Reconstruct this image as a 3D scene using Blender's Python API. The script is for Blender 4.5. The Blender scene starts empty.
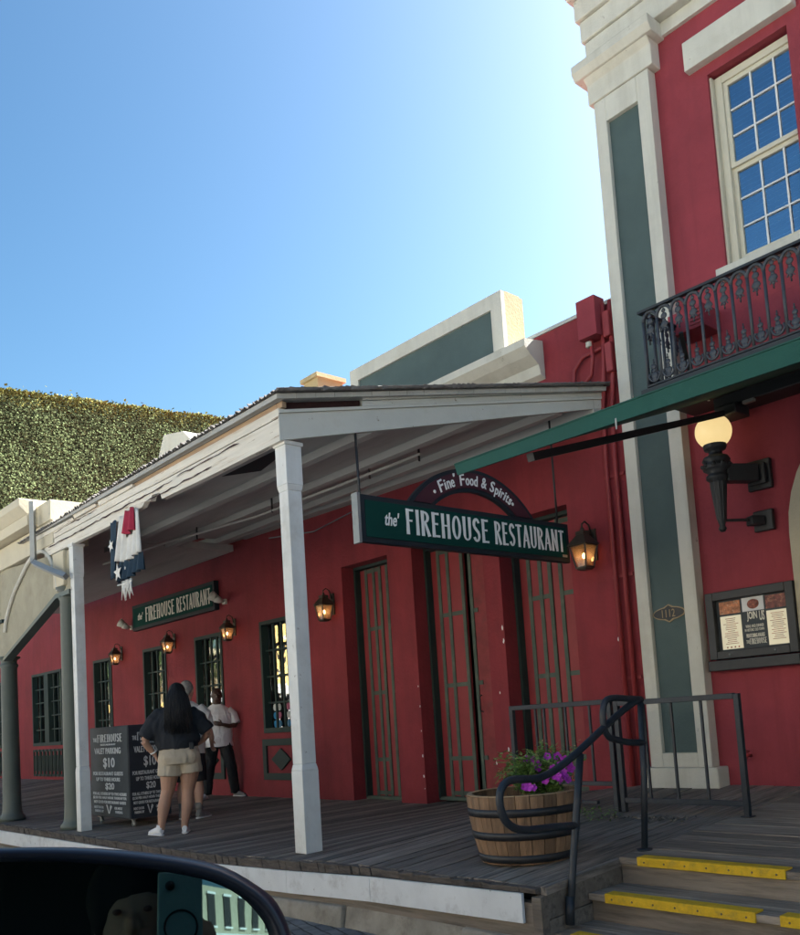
import bpy, bmesh, math, random
from mathutils import Vector, Matrix
R = math.radians
random.seed(7)
SC = bpy.context.scene
COL = SC.collection

# ------------------------------------------------------------------ materials
def _n(nt, t, **k):
    n = nt.nodes.new(t)
    for a, v in k.items(): setattr(n, a, v)
    return n

def mat(name, col, rough=.7, var=.12, vscale=3., bump=.15, bscale=60., metal=0., stain=0., stain_col=(.1,.09,.07),
        sscale=1.6, coat=0., grain=None, rnd=0., emit=None, estr=0., spec=.5, sheen=0., sss=0., chip=0., chip_col=(.30,.22,.14), cscale=9., streak=0., streak_col=(.12,.02,.02)):
    m = bpy.data.materials.new(name); m.use_nodes = True
    nt = m.node_tree; L = nt.links
    b = nt.nodes['Principled BSDF']
    b.inputs['Roughness'].default_value = rough
    b.inputs['Metallic'].default_value = metal
    b.inputs['Specular IOR Level'].default_value = spec
    b.inputs['Coat Weight'].default_value = coat
    if sss: b.inputs['Subsurface Weight'].default_value = sss; b.inputs['Subsurface Scale'].default_value = .02
    tc = _n(nt, 'ShaderNodeTexCoord')
    src = tc.outputs['Object']
    mp = _n(nt, 'ShaderNodeMapping'); L.new(src, mp.inputs[0])
    if grain: mp.inputs['Scale'].default_value = grain
    n1 = _n(nt, 'ShaderNodeTexNoise'); n1.inputs['Scale'].default_value = vscale; n1.inputs['Detail'].default_value = 8; n1.inputs['Roughness'].default_value = .65
    L.new(mp.outputs[0], n1.inputs['Vector'])
    r = _n(nt, 'ShaderNodeMapRange'); r.inputs[1].default_value = .3; r.inputs[2].default_value = .7
    r.inputs[3].default_value = 1 - var; r.inputs[4].default_value = 1 + var
    L.new(n1.outputs[0], r.inputs[0])
    val = r.outputs[0]
    if rnd:
        at = _n(nt, 'ShaderNodeAttribute'); at.attribute_name = 'rnd'
        r2 = _n(nt, 'ShaderNodeMapRange'); r2.inputs[3].default_value = 1 - rnd; r2.inputs[4].default_value = 1 + rnd
        L.new(at.outputs['Fac'], r2.inputs[0])
        mm = _n(nt, 'ShaderNodeMath', operation='MULTIPLY'); L.new(val, mm.inputs[0]); L.new(r2.outputs[0], mm.inputs[1]); val = mm.outputs[0]
    vm = _n(nt, 'ShaderNodeVectorMath', operation='SCALE'); vm.inputs[0].default_value = col[:3]
    L.new(val, vm.inputs['Scale'])
    out = vm.outputs[0]
    if stain:
        n2 = _n(nt, 'ShaderNodeTexNoise'); n2.inputs['Scale'].default_value = sscale; n2.inputs['Detail'].default_value = 10; n2.inputs['Roughness'].default_value = .7
        L.new(mp.outputs[0], n2.inputs['Vector'])
        cr = _n(nt, 'ShaderNodeMapRange'); cr.inputs[1].default_value = .52; cr.inputs[2].default_value = .68; cr.inputs[3].default_value = 0; cr.inputs[4].default_value = stain
        L.new(n2.outputs[0], cr.inputs[0])
        mx = _n(nt, 'ShaderNodeMix', data_type='RGBA'); L.new(cr.outputs[0], mx.inputs[0]); L.new(out, mx.inputs[6]); mx.inputs[7].default_value = (*stain_col, 1)
        out = mx.outputs[2]
    if streak:
        mp2 = _n(nt, 'ShaderNodeMapping'); mp2.inputs['Scale'].default_value = (3.5,3.5,.35); L.new(src, mp2.inputs[0])
        n4 = _n(nt, 'ShaderNodeTexNoise'); n4.inputs['Scale'].default_value = 1.5; n4.inputs['Detail'].default_value = 9; n4.inputs['Roughness'].default_value = .62; L.new(mp2.outputs[0], n4.inputs['Vector'])
        c4 = _n(nt, 'ShaderNodeMapRange'); c4.inputs[1].default_value = .48; c4.inputs[2].default_value = .72; c4.inputs[3].default_value = 0; c4.inputs[4].default_value = streak; L.new(n4.outputs[0], c4.inputs[0])
        x4 = _n(nt, 'ShaderNodeMix', data_type='RGBA'); L.new(c4.outputs[0], x4.inputs[0]); L.new(out, x4.inputs[6]); x4.inputs[7].default_value = (*streak_col, 1); out = x4.outputs[2]
    if chip:
        n5 = _n(nt, 'ShaderNodeTexNoise'); n5.inputs['Scale'].default_value = cscale; n5.inputs['Detail'].default_value = 12; n5.inputs['Roughness'].default_value = .75; L.new(mp.outputs[0], n5.inputs['Vector'])
        c5 = _n(nt, 'ShaderNodeMapRange'); c5.inputs[1].default_value = .73-.13*chip; c5.inputs[2].default_value = .75-.13*chip; L.new(n5.outputs[0], c5.inputs[0])
        x5 = _n(nt, 'ShaderNodeMix', data_type='RGBA'); L.new(c5.outputs[0], x5.inputs[0]); L.new(out, x5.inputs[6]); x5.inputs[7].default_value = (*chip_col, 1); out = x5.outputs[2]
    L.new(out, b.inputs['Base Color'])
    if bump:
        n3 = _n(nt, 'ShaderNodeTexNoise'); n3.inputs['Scale'].default_value = bscale; n3.inputs['Detail'].default_value = 6
        L.new(mp.outputs[0], n3.inputs['Vector'])
        bp = _n(nt, 'ShaderNodeBump'); bp.inputs['Strength'].default_value = bump; bp.inputs['Distance'].default_value = .01
        L.new(n3.outputs[0], bp.inputs['Height']); L.new(bp.outputs[0], b.inputs['Normal'])
    if emit:
        b.inputs['Emission Color'].default_value = (*emit, 1); b.inputs['Emission Strength'].default_value = estr
    return m

M = {}
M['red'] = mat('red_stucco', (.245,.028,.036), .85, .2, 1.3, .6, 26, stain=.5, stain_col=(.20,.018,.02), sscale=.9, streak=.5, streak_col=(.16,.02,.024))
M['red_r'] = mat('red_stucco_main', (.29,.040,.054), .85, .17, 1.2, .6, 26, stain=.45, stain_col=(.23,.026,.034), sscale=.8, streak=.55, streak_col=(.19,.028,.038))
M['red_metal'] = mat('red_painted_iron', (.27,.030,.034), .6, .12, 4, .1, 60)
M['red_scuff'] = mat('scuffed_red_paint', (.25,.035,.038), .7, .25, 6, .2, 60, stain=.5, stain_col=(.13,.05,.045), sscale=5)
M['white'] = mat('white_paint', (.72,.73,.70), .6, .08, 4, .12, 50, stain=.5, stain_col=(.5,.48,.42), sscale=3, chip=.75, chip_col=(.34,.31,.26), cscale=7, streak=.3, streak_col=(.45,.44,.40))
M['weathered'] = mat('weathered_white_paint', (.70,.66,.57), .75, .12, 3, .3, 40, grain=(.35,3,6), stain=.75, stain_col=(.46,.37,.26), sscale=2.5, chip=1., chip_col=(.26,.18,.11), cscale=5)
M['skirt'] = mat('scratched_white_board', (.70,.72,.73), .5, .08, 3, .12, 40, chip=.8, chip_col=(.2,.18,.16), cscale=10, stain=.6, stain_col=(.36,.35,.34), sscale=4)
M['barewood'] = mat('bare_timber', (.42,.29,.18), .8, .25, 4, .3, 40, grain=(.4,4,6), stain=.5, stain_col=(.25,.15,.08))
M['grey'] = mat('pale_grey_paint', (.50,.51,.47), .7, .08, 2, .12, 40, stain=.5, stain_col=(.36,.34,.28), sscale=2, chip=.8, chip_col=(.22,.18,.13), cscale=6)
M['ceil'] = mat('dusty_grey_paint', (.42,.42,.39), .8, .12, 1.5, .15, 30, grain=(.4,2,2), stain=.4, stain_col=(.2,.19,.17))
M['cream'] = mat('cream_stucco', (.60,.585,.51), .8, .08, 2, .3, 50, stain=.4, stain_col=(.44,.41,.33), sscale=1.5, chip=.6, chip_col=(.30,.28,.23), cscale=8, streak=.45, streak_col=(.40,.38,.32))
M['cream_sunlit'] = mat('sunlit_cream_stucco', (.50,.38,.20), .8, .1, 2, .3, 40, stain=.3, stain_col=(.45,.34,.18), sscale=3)  # cream yellowed to carry the warm sunlight on parapet end and pier
M['tan'] = mat('tan_stucco', (.36,.33,.24), .9, .15, 3, .5, 60, stain=.5, stain_col=(.25,.22,.15), sscale=2)
M['teal'] = mat('slate_green_stucco', (.072,.108,.105), .8, .14, 1.5, .3, 45, stain=.4, stain_col=(.06,.10,.10), sscale=1.2)
M['green'] = mat('dark_green_paint', (.016,.036,.032), .7, .15, 4, .08, 50)
M['strap'] = mat('green_iron_strap', (.075,.105,.08), .75, .2, 5, .15, 60, stain=.4, stain_col=(.18,.16,.12), sscale=6)
M['colgreen'] = mat('cast_iron_green', (.085,.105,.09), .45, .12, 2, .08, 40)
M['black'] = mat('black_iron', (.018,.02,.022), .5, .2, 6, .15, 70)
M['rail'] = mat('worn_black_rail', (.018,.025,.034), .5, .3, 5, .25, 60, stain=.35, stain_col=(.07,.05,.04), sscale=9)
M['iron'] = mat('grey_cast_iron', (.05,.056,.066), .55, .25, 8, .2, 60)
M['awning'] = mat('green_canvas', (.005,.075,.055), .75, .1, 3, .15, 200, stain=.25, stain_col=(.03,.13,.10), sscale=7)
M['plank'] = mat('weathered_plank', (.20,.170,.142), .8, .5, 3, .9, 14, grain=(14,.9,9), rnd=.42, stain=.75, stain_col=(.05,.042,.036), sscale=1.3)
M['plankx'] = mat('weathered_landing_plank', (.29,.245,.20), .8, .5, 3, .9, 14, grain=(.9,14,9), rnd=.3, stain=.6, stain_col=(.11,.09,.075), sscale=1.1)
M['edge'] = mat('crumbling_board_edge', (.12,.10,.085), .85, .5, 3, 1., 14, grain=(2,9,9), rnd=.3, stain=.8, stain_col=(.03,.025,.022), sscale=2.5)
M['beam'] = mat('grey_beam', (.21,.175,.14), .85, .5, 3, .6, 16, grain=(.7,9,9), rnd=.3, stain=.6, stain_col=(.08,.065,.05), sscale=1.5)
M['yellow'] = mat('yellow_grit_strip', (.80,.50,.02), .8, .15, 20, .8, 220, stain=.5, stain_col=(.33,.22,.06), sscale=14)
M['screw'] = mat('dull_screw', (.2,.15,.08), .5, .1)
M['stone'] = mat('old_concrete', (.30,.27,.22), .95, .3, 4, .9, 22, stain=.6, stain_col=(.10,.085,.07), sscale=3)
M['roofmetal'] = mat('rusty_corrugated_metal', (.16,.15,.14), .6, .35, 6, .4, 30, stain=.6, stain_col=(.07,.05,.04), sscale=5)
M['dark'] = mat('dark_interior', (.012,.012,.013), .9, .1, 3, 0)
M['stave'] = mat('oak_stave', (.23,.135,.072), .7, .4, 3, .5, 22, grain=(7,7,.9), rnd=.35, stain=.55, stain_col=(.09,.045,.022), sscale=1.4)
M['rim'] = mat('pale_oak', (.42,.29,.16), .8, .2, 8, .3, 40)
M['hoop'] = mat('blackened_hoop', (.02,.02,.022), .5, .3, 8, .2, 50)
M['soil'] = mat('potting_soil', (.05,.035,.022), .95, .4, 20, .9, 60)
M['leafp'] = mat('petunia_leaf', (.16,.27,.06), .6, .3, 30, .1, rnd=.4)
M['leafpale'] = mat('dried_leaf', (.35,.27,.12), .7, .3, 30, .1, rnd=.4)
M['petal'] = mat('purple_petal', (.50,.04,.52), .6, .25, 30, .05)
M['ivy'] = mat('ivy_leaf', (.135,.175,.08), .95, .25, .8, .0, spec=.05, rnd=.55)
M['ivytop'] = mat('ivy_backlit_top', (.17,.17,.05), .95, .3, 2, .0, spec=.05, rnd=.5)  # yellow of sun behind the top leaves, put into their colour
M['ivyback'] = mat('ivy_stems', (.035,.045,.018), .9, .3, 6, .6, 20)
M['bark'] = mat('bark', (.08,.06,.04), .9, .3, 6, .6, 20)
M['treeleaf'] = mat('tree_leaf', (.045,.085,.02), .6, .3, 2, .05, rnd=.5)
M['signgreen'] = mat('sign_green', (.006,.050,.040), .8, .06, 3, .03, 60, spec=.12)
M['signblack'] = mat('sign_border_black', (.006,.012,.018), .7, .05)
M['signmaroon'] = mat('sign_maroon', (.055,.008,.018), .7, .05)
M['letter'] = mat('white_lettering', (.85,.85,.82), .8, .03, 3, 0)
M['lettergrey'] = mat('chalk_white_lettering', (.62,.64,.63), .6, .15, 20, 0)
M['board'] = mat('slate_blackboard', (.035,.045,.052), .65, .3, 4, .05, stain=.3, stain_col=(.07,.08,.085), sscale=5)
M['boardside'] = mat('blackboard_side', (.022,.026,.034), .6, .3, 4, .05)
M['brass'] = mat('aged_brass', (.35,.24,.09), .4, .2, 8, .1, metal=.8)
M['copper'] = mat('dark_copper', (.07,.055,.04), .5, .3, 10, .1, metal=.4)
M['gold'] = mat('dull_gold_edge', (.33,.24,.12), .5, .2, 12, .1)
M['plaque'] = mat('plaque_black', (.015,.016,.018), .5, .1)
M['winframe'] = mat('cream_window_frame', (.60,.56,.44), .6, .05, 3, .05)
M['muntin'] = mat('white_muntin', (.72,.72,.70), .5, .05)
M['blind'] = mat('white_blind', (.75,.77,.80), .6, .05, 2, 0)
M['galv'] = mat('galvanised_metal', (.30,.31,.30), .45, .12, 6, .05, metal=.5)
M['pipe'] = mat('pale_conduit', (.48,.47,.43), .5, .1)
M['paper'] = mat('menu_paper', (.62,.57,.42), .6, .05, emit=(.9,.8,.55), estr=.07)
M['food1'] = mat('food_print_orange', (.45,.16,.06), .5, .9, 18, 0, stain=.7, stain_col=(.75,.6,.4), sscale=22)
M['food2'] = mat('food_print_brown', (.22,.05,.025), .5, .8, 25, 0, stain=.5, stain_col=(.5,.2,.1), sscale=25)
M['food3'] = mat('room_print_red', (.16,.035,.025), .5, .9, 20, 0, stain=.6, stain_col=(.7,.3,.15), sscale=26)
M['plate'] = mat('print_white', (.65,.66,.66), .5, .05)
M['glow'] = mat('lit_globe', (.45,.36,.2), .4, .02, 2, 0, emit=(1,.74,.33), estr=.15)
M['bulb'] = mat('lit_bulb', (1,.8,.5), .4, 0, 2, 0, emit=(1,.62,.25), estr=5)
M['lantglass'] = mat('lantern_glass', (.42,.30,.20), .3, .2, 9, 0, emit=(1,.55,.28), estr=.10)
M['bluetag'] = mat('blue_sticker', (.03,.25,.5), .5, .1)
M['pinktag'] = mat('pink_sticker', (.6,.12,.25), .5, .1)
M['skin_l'] = mat('tan_skin', (.42,.235,.155), .55, .06, 6, .05, 80, sss=.08)
M['skin_f'] = mat('fair_skin', (.50,.30,.22), .55, .06, 6, .05, 80, sss=.08)
M['skin_d'] = mat('dark_brown_skin', (.060,.032,.022), .5, .06, 6, .05, 80)
M['hair_b'] = mat('black_hair', (.006,.006,.007), .75, .3, 8, .25, 40, grain=(6,6,.6))
M['hair_g'] = mat('grey_hair', (.24,.22,.20), .7, .3, 30, .5, 120)
M['tee_b'] = mat('black_jersey', (.012,.015,.020), .85, .2, 4, .3, 14)
M['khaki'] = mat('khaki_cotton', (.46,.39,.29), .85, .1, 8, .35, 16)
M['polo'] = mat('white_cotton', (.72,.72,.74), .85, .06, 6, .4, 13)
M['tee_g'] = mat('pale_grey_jersey', (.55,.53,.50), .85, .06, 6, .35, 14)
M['pants_b'] = mat('black_trousers', (.012,.013,.015), .85, .2, 6, .3, 14)
M['jean'] = mat('dark_denim', (.02,.028,.045), .85, .2, 6, .3, 20)
M['shoe'] = mat('white_trainer', (.72,.72,.72), .6, .06, 10, .1)
M['shoe_g'] = mat('grey_trainer', (.20,.20,.19), .7, .2, 20, .1)
M['eye'] = mat('eye_white', (.22,.2,.18), .3, 0)
M['lip'] = mat('lip', (.12,.045,.04), .5, 0)
M['navy'] = mat('navy_cloth', (.012,.035,.06), .85, .15, 8, .2, 30)
M['redcloth'] = mat('red_cloth', (.33,.018,.05), .85, .15, 8, .2, 30)
M['whitecloth'] = mat('white_cloth', (.68,.67,.62), .85, .1, 8, .2, 30)
M['carpaint'] = mat('dark_blue_car_paint', (.006,.010,.020), .38, .08, 3, .02, 200, spec=.35)
M['rubber'] = mat('black_plastic', (.008,.009,.011), .45, .1, 5, .05)
M['mirror'] = mat('tinted_mirror', (.075,.125,.13), .015, 0, 1, 0, metal=1)
M['phone'] = mat('pale_teal_phone_case', (.20,.33,.31), .3, .05)
M['asph'] = mat('dark_asphalt', (.045,.046,.048), .9, .2, 4, .5, 60)
M['yellowband'] = mat('ochre_stucco', (.62,.45,.16), .85, .08, 2, .2)
M['beige'] = mat('beige_stucco', (.45,.38,.26), .85, .08, 2, .2)
M['litter'] = mat('dry_litter', (.16,.13,.10), .9, .4, 12, .3, rnd=.6)
M['lettercream'] = mat('cream_lettering', (.80,.77,.66), .8, .05, 3, 0)
M['canvas_lamp'] = mat('white_floodlight', (.6,.58,.5), .5, .1)

def glass(name, f, tint=(1,1,1)):
    m = bpy.data.materials.new(name); m.use_nodes = True; nt = m.node_tree; L = nt.links
    nt.nodes.remove(nt.nodes['Principled BSDF'])
    t = _n(nt, 'ShaderNodeBsdfTransparent'); t.inputs[0].default_value = (.55,.62,.62,1)
    g = _n(nt, 'ShaderNodeBsdfGlossy'); g.inputs['Roughness'].default_value = .02; g.inputs[0].default_value = (*tint,1)
    tc = _n(nt,'ShaderNodeTexCoord'); no = _n(nt,'ShaderNodeTexNoise'); no.inputs['Scale'].default_value = 2.2; L.new(tc.outputs['Object'], no.inputs[0])
    bp = _n(nt,'ShaderNodeBump'); bp.inputs['Strength'].default_value = .12; bp.inputs['Distance'].default_value = .05; L.new(no.outputs[0], bp.inputs['Height']); L.new(bp.outputs[0], g.inputs['Normal'])
    mx = _n(nt, 'ShaderNodeMixShader'); mx.inputs[0].default_value = f
    L.new(t.outputs[0], mx.inputs[1]); L.new(g.outputs[0], mx.inputs[2]); L.new(mx.outputs[0], nt.nodes['Material Output'].inputs[0])
    return m
M['glass'] = glass('window_glass', .26)
M['glass_up'] = glass('upper_window_glass', .42, (.72,.82,.95))

def brickmat(name, c1, c2, mort, scale, rough=.9, rot=0):
    m = bpy.data.materials.new(name); m.use_nodes = True; nt = m.node_tree; L = nt.links
    b = nt.nodes['Principled BSDF']; b.inputs['Roughness'].default_value = rough
    tc = _n(nt,'ShaderNodeTexCoord'); mp = _n(nt,'ShaderNodeMapping'); mp.inputs['Rotation'].default_value = (0,0,rot); L.new(tc.outputs['Object'], mp.inputs[0])
    br = _n(nt,'ShaderNodeTexBrick'); br.inputs['Scale'].default_value = scale; br.inputs['Color1'].default_value=(*c1,1); br.inputs['Color2'].default_value=(*c2,1); br.inputs['Mortar'].default_value=(*mort,1)
    br.inputs['Mortar Size'].default_value=.035; br.inputs['Brick Width'].default_value=.9; br.inputs['Row Height'].default_value=.42; br.inputs['Mortar Smooth'].default_value=.6
    no = _n(nt,'ShaderNodeTexNoise'); no.inputs['Scale'].default_value = 5; no.inputs['Detail'].default_value=6; L.new(tc.outputs['Object'], no.inputs[0])
    vm = _n(nt,'ShaderNodeVectorMath',operation='MULTIPLY_ADD'); L.new(no.outputs['Color'], vm.inputs[0]); vm.inputs[1].default_value=(.06,.06,.06); L.new(mp.outputs[0], vm.inputs[2]); L.new(vm.outputs[0], br.inputs[0])
    mr = _n(nt,'ShaderNodeMapRange'); mr.inputs[1].default_value=.3; mr.inputs[2].default_value=.7; mr.inputs[3].default_value=.6; mr.inputs[4].default_value=1.4; L.new(no.outputs[0], mr.inputs[0])
    sc = _n(nt,'ShaderNodeVectorMath',operation='SCALE'); L.new(br.outputs[0], sc.inputs[0]); L.new(mr.outputs[0], sc.inputs['Scale']); L.new(sc.outputs[0], b.inputs[0])
    bp = _n(nt,'ShaderNodeBump'); bp.invert = True; bp.inputs['Strength'].default_value=.9; bp.inputs['Distance'].default_value=.02; L.new(br.outputs['Fac'], bp.inputs['Height']); L.new(bp.outputs[0], b.inputs['Normal'])
    return m
M['pavers'] = brickmat('stone_setts', (.12,.12,.122), (.17,.168,.162), (.04,.038,.034), 4.5, rot=.25)

# ------------------------------------------------------------------ geometry
class MB:
    def __init__(s): s.v=[]; s.f=[]; s.r=[]; s.sm=[]
    def add(s, vs, fs, rnd=None, smooth=False):
        n=len(s.v); s.v += [tuple(v) for v in vs]
        r = random.random() if rnd is None else rnd
        for f in fs: s.f.append(tuple(i+n for i in f)); s.r.append(r); s.sm.append(smooth)
        return s
    def hexa(s, p, rnd=None):   # 8 points: bottom 4 ccw, top 4 ccw
        return s.add(p, [(3,2,1,0),(4,5,6,7),(0,1,5,4),(1,2,6,5),(2,3,7,6),(3,0,4,7)], rnd)
    def box(s, x0,x1,y0,y1,z0,z1, rnd=None):
        return s.hexa([(x0,y0,z0),(x1,y0,z0),(x1,y1,z0),(x0,y1,z0),(x0,y0,z1),(x1,y0,z1),(x1,y1,z1),(x0,y1,z1)], rnd)
    def prism(s, poly, axis, d0, d1, rnd=None):   # poly in the two other axes
        n=len(poly)
        def P(a,b,d): return {'X':(d,a,b),'Y':(a,d,b),'Z':(a,b,d)}[axis]
        vs=[P(a,b,d0) for a,b in poly]+[P(a,b,d1) for a,b in poly]
        fs=[tuple(range(n)), tuple(range(2*n-1,n-1,-1))]+[(i,i+n,(i+1)%n+n,(i+1)%n) for i in range(n)]
        return s.add(vs,fs,rnd)
    def bar(s, a, b, w, h=None, up=(0,0,1), rnd=None):
        a=Vector(a); b=Vector(b); d=(b-a).normalized(); u=Vector(up)
        if abs(d.dot(u))>.98: u=Vector((0,1,0))
        r=d.cross(u).normalized(); u=r.cross(d).normalized(); h=h or w
        p=[]
        for q in (a,b):
            p.append([q-r*w/2-u*h/2, q+r*w/2-u*h/2, q+r*w/2+u*h/2, q-r*w/2+u*h/2])
        return s.add(p[0]+p[1],[(0,1,2,3),(7,6,5,4),(0,4,5,1),(1,5,6,2),(2,6,7,3),(3,7,4,0)],rnd)
    def loft(s, pts, rad, n=12, smooth=True, side=None, cap=True, rnd=None):
        pts=[Vector(p) for p in pts]; m=len(pts); vs=[]; prev=None
        for i,p in enumerate(pts):
            t=(pts[min(i+1,m-1)]-pts[max(i-1,0)]).normalized()
            if side is not None: a=Vector(side)
            elif prev is not None: a=prev
            else: a=Vector((1,0,0)) if abs(t.x)<.8 else Vector((0,0,1))
            a=(a-t*a.dot(t)).normalized(); prev=a; b=t.cross(a)
            r=rad if isinstance(rad,tuple) else (rad[i] if isinstance(rad,list) else rad)
            rx,ry = r if isinstance(r,(list,tuple)) else (r,r)
            for k in range(n):
                an=2*math.pi*k/n; vs.append(p+a*math.cos(an)*rx+b*math.sin(an)*ry)
        fs=[]
        for i in range(m-1):
            for k in range(n):
                k2=(k+1)%n; fs.append((i*n+k,i*n+k2,(i+1)*n+k2,(i+1)*n+k))
        if cap: fs+= [tuple(range(n-1,-1,-1)), tuple(range((m-1)*n,m*n))]
        return s.add(vs,fs,rnd,smooth)
    def ball(s, c, r, n=12, m=8, rnd=None):
        r = r if isinstance(r,(list,tuple)) else (r,r,r)
        vs=[(c[0],c[1],c[2]-r[2])]; 
        for i in range(1,m):
            ph=math.pi*i/m
            for k in range(n):
                a=2*math.pi*k/n; vs.append((c[0]+r[0]*math.sin(ph)*math.cos(a),c[1]+r[1]*math.sin(ph)*math.sin(a),c[2]-r[2]*math.cos(ph)))
        vs.append((c[0],c[1],c[2]+r[2])); fs=[]
        for k in range(n): fs.append((0,1+(k+1)%n,1+k)); fs.append((len(vs)-1,1+(m-2)*n+k,1+(m-2)*n+(k+1)%n))
        for i in range(m-2):
            for k in range(n):
                a=1+i*n; fs.append((a+k,a+(k+1)%n,a+n+(k+1)%n,a+n+k))
        return s.add(vs,fs,rnd,True)
    def lathe(s, prof, c, n=24, smooth=True, rnd=None, cap=True):   # prof [(r,z)]
        return s.loft([(c[0],c[1],c[2]+z) for r,z in prof],[max(r,.0005) for r,z in prof],n,smooth,side=(1,0,0),cap=cap,rnd=rnd)
    def quad(s,a,b,c,d,rnd=None): return s.add([a,b,c,d],[(0,1,2,3)],rnd)
    def build(s, name, m, parent=None, bevel=0.):
        me=bpy.data.meshes.new(name); me.from_pydata(s.v,[],s.f); me.update()
        at=me.attributes.new('rnd','FLOAT','FACE'); at.data.foreach_set('value',s.r)
        me.polygons.foreach_set('use_smooth',s.sm)
        bm=bmesh.new(); bm.from_mesh(me); bmesh.ops.recalc_face_normals(bm,faces=bm.faces); bm.to_mesh(me); bm.free()
        return link(name,me,m,parent,bevel)

def wpos(o):
    p=o.location.copy()
    if o.parent: p+=wpos(o.parent)+o.matrix_parent_inverse.translation
    return p
def link(name, me, m, parent=None, bevel=0.):
    o=bpy.data.objects.new(name,me); COL.objects.link(o)
    if m is not None: me.materials.clear(); me.materials.append(M[m] if isinstance(m,str) else m)
    if parent is not None:
        o.parent=parent; o.matrix_parent_inverse=Matrix.Translation(-wpos(parent))
    if bevel:
        b=o.modifiers.new('bevel','BEVEL'); b.width=bevel; b.segments=2; b.limit_method='ANGLE'; b.angle_limit=R(40)
    return o
def tag(o,label,cat,group=None):
    o['label']=label; o['category']=cat
    if group: o['group']=group
    return o
def thing(name,loc,label,cat,group=None):
    o=bpy.data.objects.new(name,None); COL.objects.link(o); o.location=loc; o.empty_display_size=.1
    return tag(o,label,cat,group)
def struct(o): o['kind']='structure'; return o
def kids(o): return [c for c in bpy.data.objects if c.parent==o]
def dup(o, loc, rz=0, label=None, parent=None):
    c=o.copy(); COL.objects.link(c); c.location=loc
    if rz: c.rotation_euler=(0,0,rz)
    if label: c['label']=label
    for k in kids(o):
        d=k.copy(); COL.objects.link(d); d.parent=c
        for g in kids(k):
            e=g.copy(); COL.objects.link(e); e.parent=d
    return c
def remesh(mb, name, m, parent, vox=.008, smooth=3, xf=None, fold=0, fs=9.):
    me=bpy.data.meshes.new(name); me.from_pydata(mb.v,[],mb.f); me.update()
    if xf is not None: me.transform(xf)
    bm=bmesh.new(); bm.from_mesh(me); bmesh.ops.recalc_face_normals(bm,faces=bm.faces); bm.to_mesh(me); bm.free()
    o=bpy.data.objects.new('tmp',me); COL.objects.link(o)
    r=o.modifiers.new('r','REMESH'); r.mode='VOXEL'; r.voxel_size=vox
    s=o.modifiers.new('s','SMOOTH'); s.iterations=smooth; s.factor=.5
    dg=bpy.context.evaluated_depsgraph_get(); dg.update()
    me2=bpy.data.meshes.new_from_object(o.evaluated_get(dg)); me2.name=name
    bpy.data.objects.remove(o)
    if fold:
        from mathutils import noise
        nrm_=[v.normal.copy() for v in me2.vertices]
        for v,n_ in zip(me2.vertices,nrm_):
            c_=v.co.copy(); q=Vector((c_.x*fs,c_.y*fs,c_.z*fs*.45)); d=noise.noise(q+Vector((noise.noise(q*.7)*1.5,0,0)))
            v.co=c_+n_*((1-abs(d)*2.6)*fold)
    me2.polygons.foreach_set('use_smooth',[True]*len(me2.polygons))
    return link(name,me2,m,parent)

# ---- lettering: plain strings from the built-in font, fitted to a box
def text_mesh(body, shear=0., offset=.0, extrude=.01, space=1.):
    cu=bpy.data.curves.new('t','FONT'); cu.body=body; cu.size=1; cu.shear=shear; cu.offset=offset; cu.extrude=extrude; cu.resolution_u=3; cu.space_character=space
    o=bpy.data.objects.new('t',cu); COL.objects.link(o)
    dg=bpy.context.evaluated_depsgraph_get(); dg.update()
    me=bpy.data.meshes.new_from_object(o.evaluated_get(dg)); bpy.data.objects.remove(o)
    vs=[v.co.copy() for v in me.vertices]; fs=[tuple(p.vertices) for p in me.polygons]
    return vs,fs
def put_text(mb, body, org, rt, up, w, h, th=.004, shear=0., offset=0., glyph=False):
    """fit to a w x h box whose lower left corner is org; rt/up unit vectors"""
    vs,fs = (strokes(body) if glyph else text_mesh(body,shear,offset))
    x0=min(v[0] for v in vs); x1=max(v[0] for v in vs); y0=min(v[1] for v in vs); y1=max(v[1] for v in vs)
    z0=min(v[2] for v in vs); z1=max(v[2] for v in vs)
    rt=Vector(rt); up=Vector(up); nn=rt.cross(up); org=Vector(org)
    out=[org+rt*((v[0]-x0)/(x1-x0)*w)+up*((v[1]-y0)/(y1-y0)*h)+nn*((v[2]-z0)/(z1-z0)*th) for v in vs]
    mb.add(out,fs,.5)
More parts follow.
